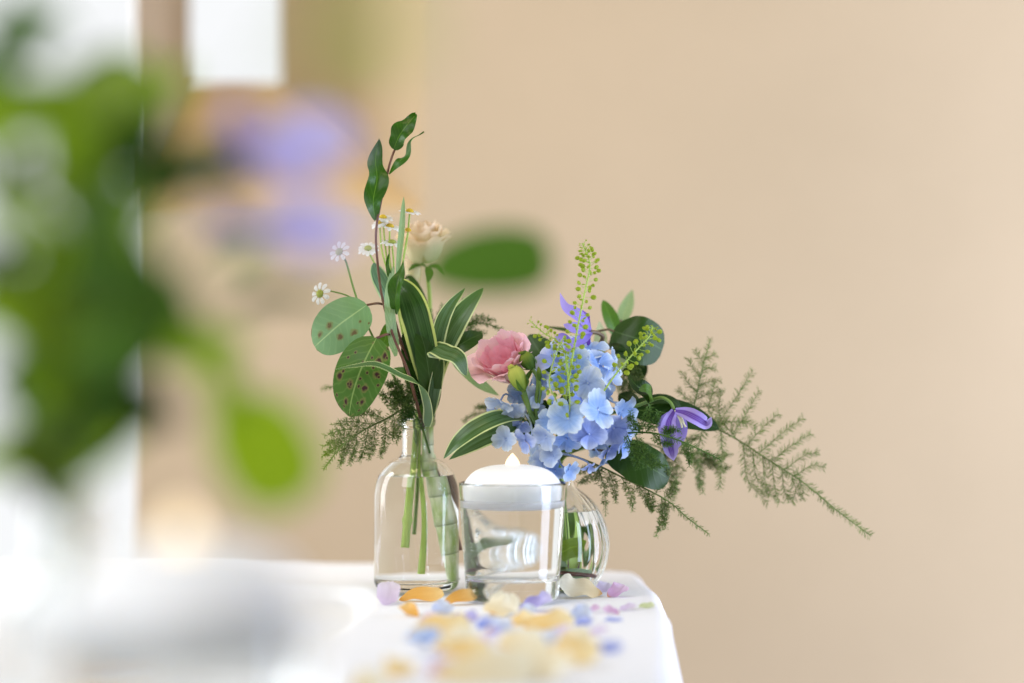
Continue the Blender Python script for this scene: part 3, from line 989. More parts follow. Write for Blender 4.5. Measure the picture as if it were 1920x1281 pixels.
# variegated dracaena with thick cane
t = thing('dracaena', 'variegated long-leaved stem with thick pale green cane in the bottle', 'foliage', W(846, 1092, 1.716))
stem(t, [(843, 1090, 1.712), (828, 1010, 1.710), (814, 930, 1.708), (803, 858, 1.706), (803, 790, 1.704), (806, 740, 1.70), (810, 700, 1.695)], 0.0074, 0.0040, 'cane', name='cane', n=72, seg=16, fn=lambda u: (1.0 - 0.10 * ((u * 9) % 1.0)) * (0.8 if u > 0.52 else 1.0))
leaf(t, [(806, 745, 1.695), (800, 680, 1.680), (782, 600, 1.668), (766, 555, 1.668), (744, 524, 1.674)], 60, 'varieg', normal=(-0.25, -1, 0.25), pr=prof(0.55, 0.62), fold=0.22, nu=26, nv=12)
leaf(t, [(808, 745, 1.70), (818, 680, 1.69), (845, 620, 1.685), (872, 580, 1.685), (906, 540, 1.69)], 47, 'varieg2', normal=(0.3, -1, 0.35), pr=prof(0.5, 0.7), fold=0.35, nu=26, nv=12)
leaf(t, [(807, 735, 1.695), (812, 670, 1.682), (824, 610, 1.678), (842, 575, 1.68), (872, 540, 1.69)], 32, 'varieg2', normal=(0.55, -1, 0.1), pr=prof(0.5, 0.8), fold=0.5, nu=24, nv=12)
leaf(t, [(800, 765, 1.70), (790, 715, 1.690), (772, 660, 1.684), (762, 615, 1.684)], 50, 'deep', normal=(0.25, -1, 0.1), pr=P_OVATE, fold=0.15, wave=0.05, nu=22, nv=10)
leaf(t, [(808, 775, 1.694), (806, 715, 1.680), (796, 650, 1.672), (784, 616, 1.672)], 44, 'dark', normal=(0.1, -1, 0.1), pr=P_OVATE, fold=0.2, nu=20, nv=10)
leaf(t, [(806, 700, 1.69), (814, 655, 1.670), (836, 660, 1.656), (860, 672, 1.650), (874, 704, 1.652)], 44, 'varieg2', normal=(0.15, -1.0, 0.55), pr=prof(0.40, 0.55), twist=0.25, nu=28, nv=10)
leaf(t, [(808, 790, 1.694), (812, 740, 1.684), (822, 690, 1.680), (828, 655, 1.684)], 26, 'varieg2', normal=(0.4, -1, 0.1), pr=P_LANCE, fold=0.4, nu=20)
leaf(t, [(796, 790, 1.70), (782, 740, 1.694), (762, 700, 1.692), (738, 690, 1.695)], 22, 'mid', normal=(0.2, -1, 0.2), pr=P_LANCE, nu=16)
leaf(t, [(848, 680, 1.70), (876, 698, 1.705), (905, 722, 1.71), (936, 742, 1.715)], 26, 'pale', normal=(0.2, -1, 0.5), pr=P_LANCE, nu=20)
leaf(t, [(801, 800, 1.692), (802, 765, 1.682), (788, 722, 1.660), (752, 704, 1.648), (706, 683, 1.642), (664, 686, 1.642), (627, 693, 1.645)], 24, 'varieg2', normal=(0.1, -0.32, 1.0), pr=prof(0.25, 0.7), twist0=0.35, twist=-0.1, nu=40, nv=8)
leaf(t, [(738, 582, 1.685), (722, 545, 1.68), (708, 515, 1.68), (701, 493, 1.682)], 34, 'bluegreen', normal=(0.35, -1, 0.1), pr=P_OVATE, fold=0.25, nu=20)
leaf(t, [(742, 668, 1.672), (734, 610, 1.664), (729, 555, 1.664), (738, 500, 1.67)], 21, 'pale', normal=(0.4, -1, 0), wave=0.08, wf=2.0, pr=P_STRAP, nu=24)
leaf(t, [(742, 560, 1.68), (748, 480, 1.676), (753, 430, 1.676), (757, 370, 1.68)], 12, 'pale', normal=(0.3, -1, 0), pr=prof(0.8, 0.6), nu=20, fold=0.2)
leaf(t, [(838, 660, 1.692), (860, 648, 1.686), (885, 634, 1.69), (905, 626, 1.70)], 36, 'dark', normal=(0.1, -1, 0.3), pr=P_OVATE, nu=18, fold=0.15)
leaf(t, [(800, 660, 1.72), (795, 600, 1.73), (792, 560, 1.735), (770, 522, 1.735), (756, 525, 1.735)], 16, 'dark', normal=(0.3, -1, 0.1), pr=P_LANCE, nu=20, wave=0.1)

# cream rose behind
t = thing('cream_rose', 'small cream rose behind the chamomile, half hidden by a blurred leaf', 'flower', W(762, 1026, 1.700))
stem(t, [(763, 1026, 1.696), (768, 960, 1.698), (775, 880, 1.702), (782, 790, 1.71), (800, 680, 1.722), (806, 580, 1.735), (802, 500, 1.74)], 0.0026, 0.0014, 'stem_lime', n=60, seg=10, fn=lambda u: 1 + 0.45 * math.exp(-((u - 0.13) / 0.012) ** 2))
rc = W(798, 492, 1.74)
rax = V((-0.10, -0.25, 1)).normalized()
for i_, (nP, R_, H_, dt, li) in enumerate(((5, 0.0158, 0.0215, 0.85, 0.0), (5, 0.0135, 0.0250, 0.90, 0.001), (5, 0.0105, 0.0268, 0.95, 0.001), (4, 0.0070, 0.0268, 1.1, 0.001), (3, 0.0040, 0.0262, 1.3, 0.001))):
    for j_ in range(nP):
        part('petal', cupped_petal(rc, rax, R_, H_, 2 * math.pi * j_ / nP + i_ * 0.7, dt, flare=0.22 - 0.14 * i_, ruf=0.04, ph=i_ * 2 + j_, base=0.42, open_=0.36, lift=li), M['cream'], t)
for (pts, w_) in (([(802, 500, 1.74), (785, 495, 1.735), (765, 508, 1.73)], 16), ([(802, 500, 1.735), (806, 512, 1.725), (803, 530, 1.722)], 16), ([(802, 500, 1.74), (822, 500, 1.74), (835, 515, 1.742)], 14)):
    leaf(t, pts, w_, 'mid', name='sepal', normal=(0, -0.6, 0.8), pr=P_LANCE)
t2 = thing('cream_bud', 'small pale cream bud below the cream rose, among the leaves', 'flower', W(778, 1000, 1.716))
stem(t2, [(778, 1000, 1.716), (784, 880, 1.71), (788, 790, 1.708), (792, 680, 1.722), (782, 580, 1.738), (776, 540, 1.742)], 0.0010, 0.0010, 'stem', n=40)
rc = W(776, 538, 1.742)
for j_ in range(4):
    part('petal', cupped_petal(rc, (0.0, -0.1, 1), 0.0062, 0.020, 1.57 * j_, 1.0, flare=0.0, ruf=0.03, ph=j_, base=0.5, open_=0.35), M['cream'], t2)

# chamomile
t = thing('chamomile_spray', 'chamomile spray with white daisies clustered behind the red-brown stem', 'flower', W(788, 1074, 1.700))
stem(t, [(788, 1074, 1.700), (793, 980, 1.700), (786, 880, 1.704), (786, 790, 1.706), (768, 690, 1.70), (748, 590, 1.695), (738, 520, 1.692)], 0.0012, 0.0008, 'stem_lime', n=50)
heads = [((718, 408), (0.1, -0.35, 1), 19, [(730, 520), (722, 460)], 0), ((712, 418), (-0.4, -0.5, 1), 17, [(730, 520), (716, 470)], 0), ((731, 425), (0.2, -0.25, 1), 20, [(736, 520), (730, 480)], 0), ((768, 397), (0.15, -0.25, 1), 20, [(750, 520), (763, 450)], 0), ((735, 455), (0.1, -0.3, 1), 20, [(738, 520), (738, 490)], 1), ((690, 466), (0.0, -0.75, 0.8), 18, [(722, 530), (700, 490)], 1), ((765, 432), (0.2, -0.3, 1), 16, [(752, 520), (757, 480)], 2)]
for (hp, hn, hr, via, fl) in heads:
    d_ = 1.688
    c_ = W(hp[0], hp[1], d_)
    stem(t, [(via[0][0], via[0][1], 1.692), (via[1][0], via[1][1], 1.69), (hp[0], hp[1] + 4, d_)], 0.0007, 0.0006, 'stem_lime', name='flower_stalk', n=12, seg=6)
    chamomile_head(t, c_, hn, hr * K * d_, green=fl == 1, only_disc=fl == 2)
t = thing('chamomile', 'thin chamomile stem with two white daisies above the pale eucalyptus leaf', 'flower', W(770, 980, 1.706))
stem(t, [(770, 980, 1.706), (778, 870, 1.706), (776, 790, 1.702), (740, 710, 1.69), (708, 650, 1.69), (680, 590, 1.69), (664, 545, 1.69), (650, 495, 1.69), (643, 480, 1.69)], 0.0010, 0.0007, 'stem', n=50)
stem(t, [(672, 568, 1.69), (650, 554, 1.688), (612, 544, 1.686)], 0.0006, 0.0005, 'stem', name='flower_stalk', n=12, seg=6)
chamomile_head(t, W(636, 472, 1.69), (-0.4, -0.9, 0.4), 19 * K * 1.69, petals=9, green=True)
chamomile_head(t, W(600, 551, 1.686), (-0.5, -0.8, 0.15), 20 * K * 1.69, petals=9, green=True)

# fern fronds from the bottle
dF = 1.69
f3 = lambda l, d: [(x, y, d) for x, y in l]
fern('asparagus_fern', 'feathery fern frond hanging to the left of the bottle neck', [(800, 830, 1.704), (790, 782, 1.70), (765, 765, 1.694), (725, 785, 1.688), (680, 808, 1.684), (640, 838, 1.68), (606, 880, 1.68)],
     [f3(b, dF - 0.006) for b in [
         [(752, 772), (752, 800), (742, 832)], [(738, 780), (740, 805), (735, 826)], [(722, 788), (722, 830), (712, 858)], [(705, 796), (700, 835), (690, 862)],
         [(690, 804), (684, 840), (672, 866)], [(670, 815), (664, 845), (655, 872)], [(655, 826), (645, 850), (636, 878)], [(700, 796), (660, 790), (622, 797)],
         [(685, 804), (645, 806), (608, 818)], [(668, 816), (635, 824), (604, 838)], [(650, 830), (625, 842), (602, 858)], [(720, 786), (690, 772), (662, 780)], [(735, 776), (745, 752), (742, 728)], [(748, 770), (725, 752), (712, 730)], [(760, 768), (752, 735), (738, 700)],
         [(768, 766), (742, 742), (725, 715)], [(760, 775), (770, 742), (762, 716)]]], mat='fern', seed=3, sub=0.22)
fern('asparagus_fern', 'dark feathery fern tuft just above the bottle lip', [(806, 850, 1.70), (790, 800, 1.696), (768, 760, 1.688), (748, 722, 1.684)],
     [f3(b, 1.684) for b in [[(780, 782), (765, 770), (748, 776)], [(776, 774), (756, 752), (735, 752)], [(768, 760), (748, 740), (728, 742)], [(770, 762), (772, 735), (764, 706)], [(758, 742), (742, 720), (722, 722)], [(776, 776), (764, 780), (752, 792)]]], mat='fern_dark', seed=4, sub=0.3, endneedles=0.3)
fern('asparagus_fern', 'dark feathery fern frond reaching from the bottle over the pink flower', [(812, 800, 1.71), (822, 700, 1.715), (836, 645, 1.72), (868, 614, 1.722), (905, 606, 1.722), (942, 618, 1.722)],
     [f3(b, 1.722) for b in [[(836, 645), (850, 612), (882, 596)], [(848, 630), (880, 622), (912, 625)], [(832, 655), (822, 612), (830, 570)], [(834, 650), (850, 610), (848, 568)], [(832, 660), (808, 620), (806, 580)], [(870, 614), (895, 598), (930, 600)], [(826, 680), (806, 650), (802, 612)], [(858, 620), (868, 590), (872, 560)], [(850, 628), (870, 640), (890, 640)]]], mat='fern_dark', seed=5, sub=0.25)
fern('asparagus_fern', 'single short fern tip behind the spotted eucalyptus leaf', [(760, 760, 1.72), (700, 735, 1.73), (650, 722, 1.735), (603, 729, 1.735)], [f3([(700, 735), (680, 745), (660, 748)], 1.73)], seed=6, endneedles=0.45)

# ------------------------------------------------------------------ stems standing in the ribbed vase
NK = (1047, 868, 1.712)
def into_vase(px, d=1.712):
    o = (px - 1047) * 3.4
    dd = ((px * 7) % 11 - 5) * 0.0026
    return [(1047 + o, 1078 - abs(o) * 0.35, 1.712 + dd), (1047 + o * 0.45, 985, 1.712 + dd * 0.6), (1047 + o * 0.12, 900, 1.712 + dd * 0.1), (1047 + (px - 1047) * 0.1, 872, 1.712)]

# dark backing foliage
t = thing('eucalyptus_branch', 'dark round-leaved branch spreading right behind the blue hydrangea', 'foliage', W(1030, 1050, 1.712))
stem(t, into_vase(1030) + [(1058, 800, 1.715), (1068, 720, 1.722), (1090, 640, 1.724), (1118, 622, 1.718)], 0.0015, 0.001, 'stem_brown', n=50)
stem(t, [(1118, 622, 1.718), (1140, 618, 1.712), (1152, 622, 1.71)], 0.0008, 0.0008, 'stem_brown', name='petiole', n=10)
leaf(t, [(1150, 621, 1.71), (1172, 628, 1.704), (1198, 636, 1.702), (1222, 645, 1.706), (1242, 656, 1.712)], 92, 'dark', normal=(0.15, -1, 0.2), pr=prof(0.34, 0.30), nu=24, nv=12, cup=-0.2)
leaf(t, [(1070, 712, 1.72), (1040, 690, 1.715), (1012, 660, 1.715), (992, 628, 1.72)], 70, 'dark', normal=(-0.2, -1, 0.2), pr=P_OVATE, nu=20, fold=0.12)
leaf(t, [(1100, 626, 1.725), (1060, 618, 1.73), (1018, 612, 1.73)], 16, 'dark', normal=(0, -0.5, 1), pr=P_LANCE)
stem(t, [(1060, 820, 1.712), (1100, 840, 1.70), (1138, 846, 1.694)], 0.0009, 0.0008, 'stem_brown', name='petiole', n=10)
leaf(t, [(1138, 842, 1.694), (1165, 850, 1.686), (1198, 866, 1.682), (1228, 882, 1.684), (1254, 898, 1.69)], 80, 'dark', normal=(0.1, -1, 0.35), pr=prof(0.42, 0.34), nu=24, nv=12, cup=-0.15, wave=0.02)
t = thing('olive_sprig', 'sprig of narrow pale-backed leaves above the hydrangea', 'foliage', W(1052, 1056, 1.716))
stem(t, into_vase(1052, 1.716) + [(1075, 790, 1.73), (1110, 700, 1.738), (1145, 640, 1.738), (1165, 600, 1.742)], 0.0013, 0.0009, 'stem_brown', n=50)
leaf(t, [(1158, 632, 1.736), (1148, 605, 1.732), (1140, 585, 1.732), (1131, 563, 1.735)], 30, 'mid', normal=(0.3, -1, 0.1), pr=P_OVATE, fold=0.15)
leaf(t, [(1162, 612, 1.745), (1170, 590, 1.75), (1178, 568, 1.755), (1186, 543, 1.76)], 27, 'pale', normal=(-0.2, -1, 0.1), pr=P_LANCE, fold=0.2)
leaf(t, [(1122, 678, 1.725), (1124, 650, 1.72), (1126, 628, 1.72), (1124, 602, 1.724)], 27, 'silver', normal=(0.2, -1, 0.1), pr=P_LANCE, fold=0.2)
leaf(t, [(1150, 700, 1.715), (1160, 675, 1.708), (1166, 650, 1.71), (1160, 624, 1.716)], 34, 'silver', normal=(-0.1, -1, 0.1), pr=P_OVATE, fold=0.15)
leaf(t, [(1120, 664, 1.715), (1140, 650, 1.704), (1165, 652, 1.70), (1190, 664, 1.704)], 20, 'deep', normal=(0.1, -0.8, 0.8), pr=P_LANCE)
leaf(t, [(1170, 660, 1.73), (1190, 690, 1.73), (1200, 715, 1.735)], 50, 'deep', normal=(-0.2, -1, 0.2), pr=P_OVATE)
leaf(t, [(1090, 700, 1.735), (1080, 660, 1.74), (1070, 630, 1.745)], 44, 'deep', normal=(0.1, -1, 0.2), pr=P_OVATE)

# clematis on the right, hanging
t = thing('clematis', 'purple clematis bell hanging at the right among the ferns', 'flower', W(1062, 1040, 1.714), 'purple clematis flowers')
stem(t, into_vase(1062, 1.714) + [(1075, 830, 1.715), (1120, 785, 1.70), (1180, 766, 1.69), (1218, 752, 1.682), (1240, 746, 1.678), (1256, 754, 1.674), (1264, 768, 1.672)], 0.0013, 0.0012, 'stem', n=60)
hub_ = (1265, 770, 1.672)
clematis_petal(t, [hub_, (1254, 792, 1.660), (1254, 822, 1.656), (1260, 850, 1.662), (1263, 864, 1.660)], 31, normal=(0.0, -1, 0.0), cup=0.55, nu=22, nv=10)
clematis_petal(t, [hub_, (1285, 774, 1.662), (1308, 785, 1.660), (1326, 795, 1.664), (1334, 782, 1.658)], 27, normal=(0.0, -1, 0.25), cup=0.4, nu=22, nv=10)
clematis_petal(t, [hub_, (1274, 790, 1.684), (1276, 815, 1.690), (1270, 842, 1.694)], 26, mat='clem_pale', normal=(-0.2, -1, 0.0), cup=-0.4, nu=18, nv=8)
clematis_petal(t, [hub_, (1250, 785, 1.688), (1244, 805, 1.696), (1246, 826, 1.70)], 24, mat='clem_pale', normal=(0.2, -1, 0.0), cup=-0.4, nu=18, nv=8)
for (e1, e2) in (((1276, 786), (1286, 801)), ((1278, 784), (1283, 797)), ((1275, 788), (1279, 802))):
    stem(t, [hub_, (e1[0], e1[1], 1.668), (e2[0], e2[1], 1.668)], 0.0006, 0.0007, 'stamen', name='stamen', n=8, seg=6)
leaf(t, [(1218, 752, 1.682), (1210, 735, 1.675), (1192, 722, 1.672), (1178, 702, 1.676)], 34, 'deep', normal=(0.6, -1, 0.4), pr=P_OVATE, fold=0.35, nu=20)
leaf(t, [(1218, 752, 1.682), (1222, 738, 1.668), (1212, 728, 1.662), (1198, 732, 1.662)], 22, 'mid', normal=(0.3, -1, 0.5), pr=P_OVATE, nu=16)
leaf(t, [(1180, 768, 1.695), (1230, 772, 1.70), (1290, 782, 1.705), (1348, 804, 1.71)], 62, 'deep', normal=(0.0, -0.9, 0.5), pr=P_OVATE, nu=22, fold=0.15)
leaf(t, [(1200, 760, 1.69), (1232, 748, 1.695), (1262, 752, 1.70), (1280, 772, 1.705)], 26, 'deep', normal=(0.0, -0.8, 0.8), pr=P_OVATE, nu=18)
leaf(t, [(1196, 764, 1.70), (1176, 748, 1.705), (1160, 740, 1.71)], 34, 'deep', normal=(0, -1, 0.4), pr=P_OVATE)

# clematis on top
t = thing('clematis', 'pale purple clematis with upturned petal behind the tall seed pod spike', 'flower', W(1040, 1045, 1.71), 'purple clematis flowers')
stem(t, into_vase(1040, 1.71) + [(1060, 800, 1.72), (1090, 700, 1.72), (1128, 640, 1.705), (1124, 626, 1.70), (1106, 622, 1.694)], 0.0013, 0.0016, 'stem_brown', n=50)
hub_ = (1108, 622, 1.694)
clematis_petal(t, [hub_, (1098, 604, 1.680), (1078, 588, 1.672), (1060, 575, 1.670), (1050, 549, 1.674)], 24, mat='clem_pale', normal=(0.4, -1, 0.3), cup=0.35, nu=22, nv=10)
clematis_petal(t, [hub_, (1092, 618, 1.676), (1072, 614, 1.668), (1056, 608, 1.668)], 24, mat='clem_pale', normal=(0.1, -1, 0.4), cup=0.3, nu=18, nv=8)
clematis_petal(t, [hub_, (1100, 602, 1.69), (1088, 590, 1.69), (1064, 574, 1.686)], 34, mat='clem_dark', normal=(0.8, -0.5, 0.6), cup=0.4, nu=18, nv=8)
clematis_petal(t, [hub_, (1098, 632, 1.68), (1082, 640, 1.672), (1066, 650, 1.668), (1060, 664, 1.668)], 20, mat='clem_pale', normal=(0, -1, 0.1), cup=0.3, nu=18, nv=8)
clematis_petal(t, [hub_, (1102, 634, 1.686), (1092, 646, 1.684), (1078, 652, 1.684)], 22, mat='clem_dark', normal=(0.3, -1, -0.4), cup=0.3, nu=14, nv=8)
clematis_petal(t, [(1072, 640, 1.68), (1060, 632, 1.672), (1048, 636, 1.668), (1042, 645, 1.668)], 20, mat='clem_pale', normal=(0, -1, 0.5), nu=12, nv=6)

# hydrangea heads
hydrangea('large blue hydrangea head directly above the right of the candle', into_vase(1048, 1.708) + [(1062, 830, 1.705), (1095, 800, 1.70)], (1095, 800, 1.695), [
    (1066, 786, 1.650, 0.0, 0.12, 41), (1120, 770, 1.652, 0.25, 0.25, 38), (1104, 815, 1.655, 0.10, -0.25, 38), (1150, 802, 1.660, 0.45, -0.05, 38), (1168, 828, 1.672, 0.7, -0.25, 34),
    (1142, 842, 1.668, 0.35, -0.5, 33), (1026, 818, 1.662, -0.45, -0.25, 34), (1032, 792, 1.668, -0.7, 0.1, 30), (1164, 772, 1.676, 0.75, 0.25, 34), (1092, 752, 1.664, 0.0, 0.55, 34),
    (1135, 748, 1.672, 0.4, 0.6, 32), (1180, 800, 1.69, 0.9, 0.0, 32), (1062, 822, 1.664, -0.15, -0.5, 32), (1130, 862, 1.686, 0.2, -0.8, 28)], 11, filler=3, fr=0.026)
hydrangea('blue hydrangea head behind the seed pods, right of the pink flower', into_vase(1042, 1.714) + [(1055, 800, 1.712), (1085, 720, 1.712)], (1085, 705, 1.705), [
    (1038, 672, 1.672, -0.35, 0.3, 38), (1080, 684, 1.664, 0.0, 0.15, 36), (1122, 684, 1.668, 0.4, 0.3, 38), (1108, 658, 1.682, 0.3, 0.65, 38), (1058, 712, 1.664, -0.2, 0.0, 36),
    (1102, 718, 1.660, 0.15, 0.0, 36), (1140, 708, 1.674, 0.6, 0.1, 36), (1020, 706, 1.680, -0.7, 0.05, 32), (1070, 655, 1.684, -0.1, 0.7, 32), (1145, 680, 1.69, 0.7, 0.4, 32)], 12, filler=3, fr=0.022)
hydrangea('loose blue hydrangea florets left of the yellow-green bud', into_vase(1036, 1.706) + [(1030, 840, 1.70), (1005, 800, 1.69), (985, 775, 1.685)], (985, 775, 1.685), [
    (938, 752, 1.668, -0.35, -0.35, 28), (962, 765, 1.664, 0.2, -0.4, 27), (972, 740, 1.680, -0.1, 0.3, 27), (930, 772, 1.680, -0.7, 0.0, 26), (950, 824, 1.668, -0.2, 0.0, 27), (985, 826, 1.664, -0.3, -0.5, 26), (1005, 740, 1.668, 0.4, -0.1, 26), (1000, 762, 1.676, 0.5, -0.4, 26), (978, 795, 1.684, 0.0, -0.6, 24), (1012, 715, 1.674, 0.2, -0.4, 27)], 13)
hydrangea('small pale blue hydrangea florets touching the candle', into_vase(1044, 1.704) + [(1045, 850, 1.695)], (1050, 850, 1.69), [
    (1018, 868, 1.678, -0.3, 0.0, 28), (1036, 856, 1.670, 0.0, 0.2, 26), (1042, 882, 1.674, 0.0, -0.3, 26), (1066, 880, 1.670, 0.4, -0.3, 27), (1004, 852, 1.688, -0.6, 0.2, 26), (1024, 888, 1.684, -0.2, -0.4, 24), (1104, 874, 1.675, 0.2, -0.6, 15)], 14)

# pink lisianthus with buds
t = thing('lisianthus', 'pink ruffled lisianthus bloom with a yellow-green bud beside it', 'flower', W(1054, 1048, 1.708))
stem(t, into_vase(1054, 1.708) + [(1030, 830, 1.69), (1005, 790, 1.68), (985, 752, 1.678), (976, 728, 1.68)], 0.0026, 0.0015, 'stem_lime', n=50)
rc = W(966, 711, 1.680)
rax = V((-0.44, -0.56, 0.70)).normalized()
for i_, (nP, R_, H_, dt, fl_, mt) in enumerate(((5, 0.0200, 0.0290, 0.85, 0.34, 'pink_out'), (5, 0.0192, 0.0315, 0.85, 0.05, 'pink_out'), (5, 0.0172, 0.0300, 0.85, 0.02, 'pink_in'), (4, 0.0140, 0.0270, 1.0, 0.0, 'pink_in'), (4, 0.0100, 0.0235, 1.05, 0.0, 'pink_in'), (3, 0.0055, 0.0205, 1.2, 0.0, 'pink_in'))):
    for j_ in range(nP):
        part('petal', cupped_petal(rc, rax, 0.88 * R_ * rnd.uniform(0.94, 1.06), 0.92 * H_ * rnd.uniform(0.92, 1.05), 2 * math.pi * j_ / nP + i_ * 0.83, dt, flare=fl_, ruf=0.045 + 0.012 * i_, ph=i_ * 1.7 + j_ * 1.3, base=0.16, open_=0.60 - 0.03 * i_, nu=16, nv=26, fringe=0.0014), M[mt], t)
leaf(t, [(980, 722, 1.685), (990, 705, 1.668), (1000, 690, 1.664)], 9, 'mid', name='sepal', pr=P_LANCE)
leaf(t, [(976, 724, 1.68), (966, 714, 1.664), (956, 708, 1.656)], 9, 'mid', name='sepal', pr=P_LANCE)


def bud(parent, a, b, w, mat, sep=True):
    A, B = W(*a), W(*b)
    ax_ = (B - A)
    L = ax_.length
    R_ = w * K * a[2] * 0.5
    mb = MB()
    pts = [A.lerp(B, i / 20) for i in range(21)]
    shp = prof(0.55, 0.42)
    mb.tube(pts, R_, R_, 16, cap=True, fn=lambda u: 0.08 + 0.92 * shp(min(max(u, 0.01), 0.955)) * (1 + 0.0 * u))
    for i, v_ in enumerate(mb.v):
        pass
    o = part('bud', mb, M[mat], parent)
    # ragged lip of furled petals
    for j in range(7):
        an = j * 0.9
        dr = V((math.cos(an), math.sin(an) * 0.8, 0.0))
        tip = B + dr * R_ * 0.42 + ax_.normalized() * L * (0.02 + 0.05 * (j % 3))
        part('petal_tip', blade([A.lerp(B, 0.80) + dr * R_ * 0.42, A.lerp(B, 0.93) + dr * R_ * 0.48, tip], R_ * 0.8, normal=dr + V((0, -0.2, 0)), pr=P_STRAP, nu=5, nv=3), M[mat], o)
    if sep:
        for j in range(5):
            an = j * 1.2566 + 0.3
            sd = ax_.normalized().cross(V((0.2, 1, 0.1))).normalized()
            s2 = ax_.normalized().cross(sd)
            dr = sd * math.cos(an) + s2 * math.sin(an)
            part('sepal', blade([A - ax_ * 0.03, A.lerp(B, 0.25) + dr * R_ * 1.03, A.lerp(B, 0.62) + dr * R_ * 1.08], R_ * 0.5, normal=dr, pr=P_LANCE, nu=8, nv=3), M['mid'], o)
    return o


bud(t, (982, 733, 1.655), (961, 688, 1.650), 33, 'bud')
stem(t, [(1010, 800, 1.682), (995, 775, 1.668), (988, 752, 1.658), (982, 733, 1.655)], 0.0016, 0.0018, 'stem', name='bud_stalk', n=14)
bud(t, (998, 692, 1.660), (980, 662, 1.655), 29, 'budgreen')
stem(t, [(1012, 805, 1.684), (1004, 770, 1.67), (1008, 730, 1.664), (1008, 708, 1.662), (998, 692, 1.660)], 0.0014, 0.0015, 'stem', name='bud_stalk', n=18)
bud(t, (1012, 714, 1.658), (1010, 690, 1.656), 9, 'budgreen')
stem(t, [(1008, 770, 1.672), (1014, 735, 1.662), (1012, 714, 1.658)], 0.0008, 0.0009, 'stem', name='bud_stalk', n=14)

# variegated pair pointing down left
t = thing('variegated_leaves', 'pair of striped leaves pointing down toward the bottle shoulder', 'foliage', W(1034, 1052, 1.70))
stem(t, into_vase(1034, 1.706) + [(1022, 846, 1.70), (1000, 806, 1.688), (978, 784, 1.68)], 0.0013, 0.001, 'stem', n=40)
leaf(t, [(978, 784, 1.68), (940, 783, 1.666), (895, 802, 1.658), (858, 830, 1.656), (832, 860, 1.66)], 42, 'varieg2', normal=(-0.1, -0.8, 0.7), pr=prof(0.5, 0.75), fold=0.2, nu=26, nv=12)
leaf(t, [(978, 790, 1.685), (940, 808, 1.676), (900, 826, 1.672), (868, 844, 1.672), (842, 862, 1.674)], 32, 'varieg2', normal=(0.0, -1, -0.3), pr=prof(0.5, 0.9), fold=0.2, nu=26, nv=12)
leaf(t, [(1010, 830, 1.69), (990, 812, 1.688), (968, 800, 1.69)], 30, 'dark', normal=(0, -1, 0.3), pr=P_OVATE)
leaf(t, [(1040, 800, 1.69), (1062, 765, 1.684), (1085, 738, 1.684), (1110, 730, 1.688)], 42, 'deep', normal=(0, -1, 0.3), pr=P_OVATE)  # dark leaf added to darken the gap between the hydrangea heads
leaf(t, [(1030, 830, 1.695), (1015, 790, 1.688), (1022, 750, 1.686)], 40, 'deep', normal=(0.2, -1, 0.3), pr=P_OVATE)  # another added leaf, stands in for the darkness left of the large head
leaf(t, [(1025, 850, 1.70), (1010, 815, 1.695), (990, 780, 1.695)], 34, 'deep', normal=(0, -1, 0.3), pr=P_OVATE)

def ring(a0, a1, r, z0, z1):
    return [V((VX + r * math.cos(math.radians(a)), VY + r * math.sin(math.radians(a)), z)) for a, z in ((a0 + (a1 - a0) * i / 6, z0 + (z1 - z0) * i / 6) for i in range(7))]


for (a0, a1, r_, z0, z1, w_, mt) in ((150, 285, 0.0235, 0.040, 0.018, 0.012, 'pale'), (330, 215, 0.0200, 0.034, 0.022, 0.013, 'lime'), (120, 40, 0.022, 0.020, 0.040, 0.014, 'mid'), (250, 340, 0.0225, 0.012, 0.014, 0.008, 'pale')):
    part('submerged_leaf', blade(ring(a0, a1, r_, z0, z1), w_, normal=(0, -1, 0.05), pr=P_LANCE, nu=24, nv=6, cup=0.3), M[mt], t)
mb = MB()
mb.tube(ring(200, 345, 0.024, 0.017, 0.011), 0.0016, 0.0013, 8)
part('submerged_stem', mb, M['stem_red'], t)

# seed pod sprays
pod_stem('tallest lime green seed pod spike rising above the hydrangea', into_vase(1046, 1.70) + [(1054, 820, 1.68), (1062, 740, 1.652), (1070, 690, 1.644), (1082, 620, 1.642), (1096, 550, 1.644), (1106, 500, 1.646), (1100, 476, 1.646), (1092, 456, 1.646)], 0.0010, 0.0052, 0.0017, 21, n=100, from_u=0.42)
pod_stem('lime green seed pod sprig leaning right over the round dark leaf', into_vase(1050, 1.70) + [(1085, 830, 1.69), (1118, 760, 1.66), (1140, 722, 1.652), (1168, 685, 1.650), (1200, 650, 1.652), (1218, 630, 1.654), (1224, 612, 1.654)], 0.0009, 0.0052, 0.0017, 22, n=46, from_u=0.66)
pod_stem('lime green seed pod sprig leaning left over the pink flower', into_vase(1044, 1.70) + [(1056, 800, 1.68), (1064, 720, 1.652), (1062, 670, 1.646), (1045, 640, 1.646), (1020, 625, 1.646), (992, 600, 1.648)], 0.0008, 0.0046, 0.0013, 23, n=44, from_u=0.60)
pod_stem('short seed pod sprig crossing the upper hydrangea head', into_vase(1046, 1.702) + [(1050, 820, 1.68), (1046, 760, 1.652), (1030, 720, 1.644), (1040, 670, 1.642), (1058, 630, 1.644)], 0.0008, 0.0046, 0.0017, 24, n=34, from_u=0.55)
pod_stem('short seed pod sprig low between the hydrangea heads', into_vase(1047, 1.702) + [(1056, 820, 1.68), (1068, 770, 1.648), (1066, 720, 1.642), (1060, 670, 1.640)], 0.0008, 0.0046, 0.0017, 25, n=30, from_u=0.55)

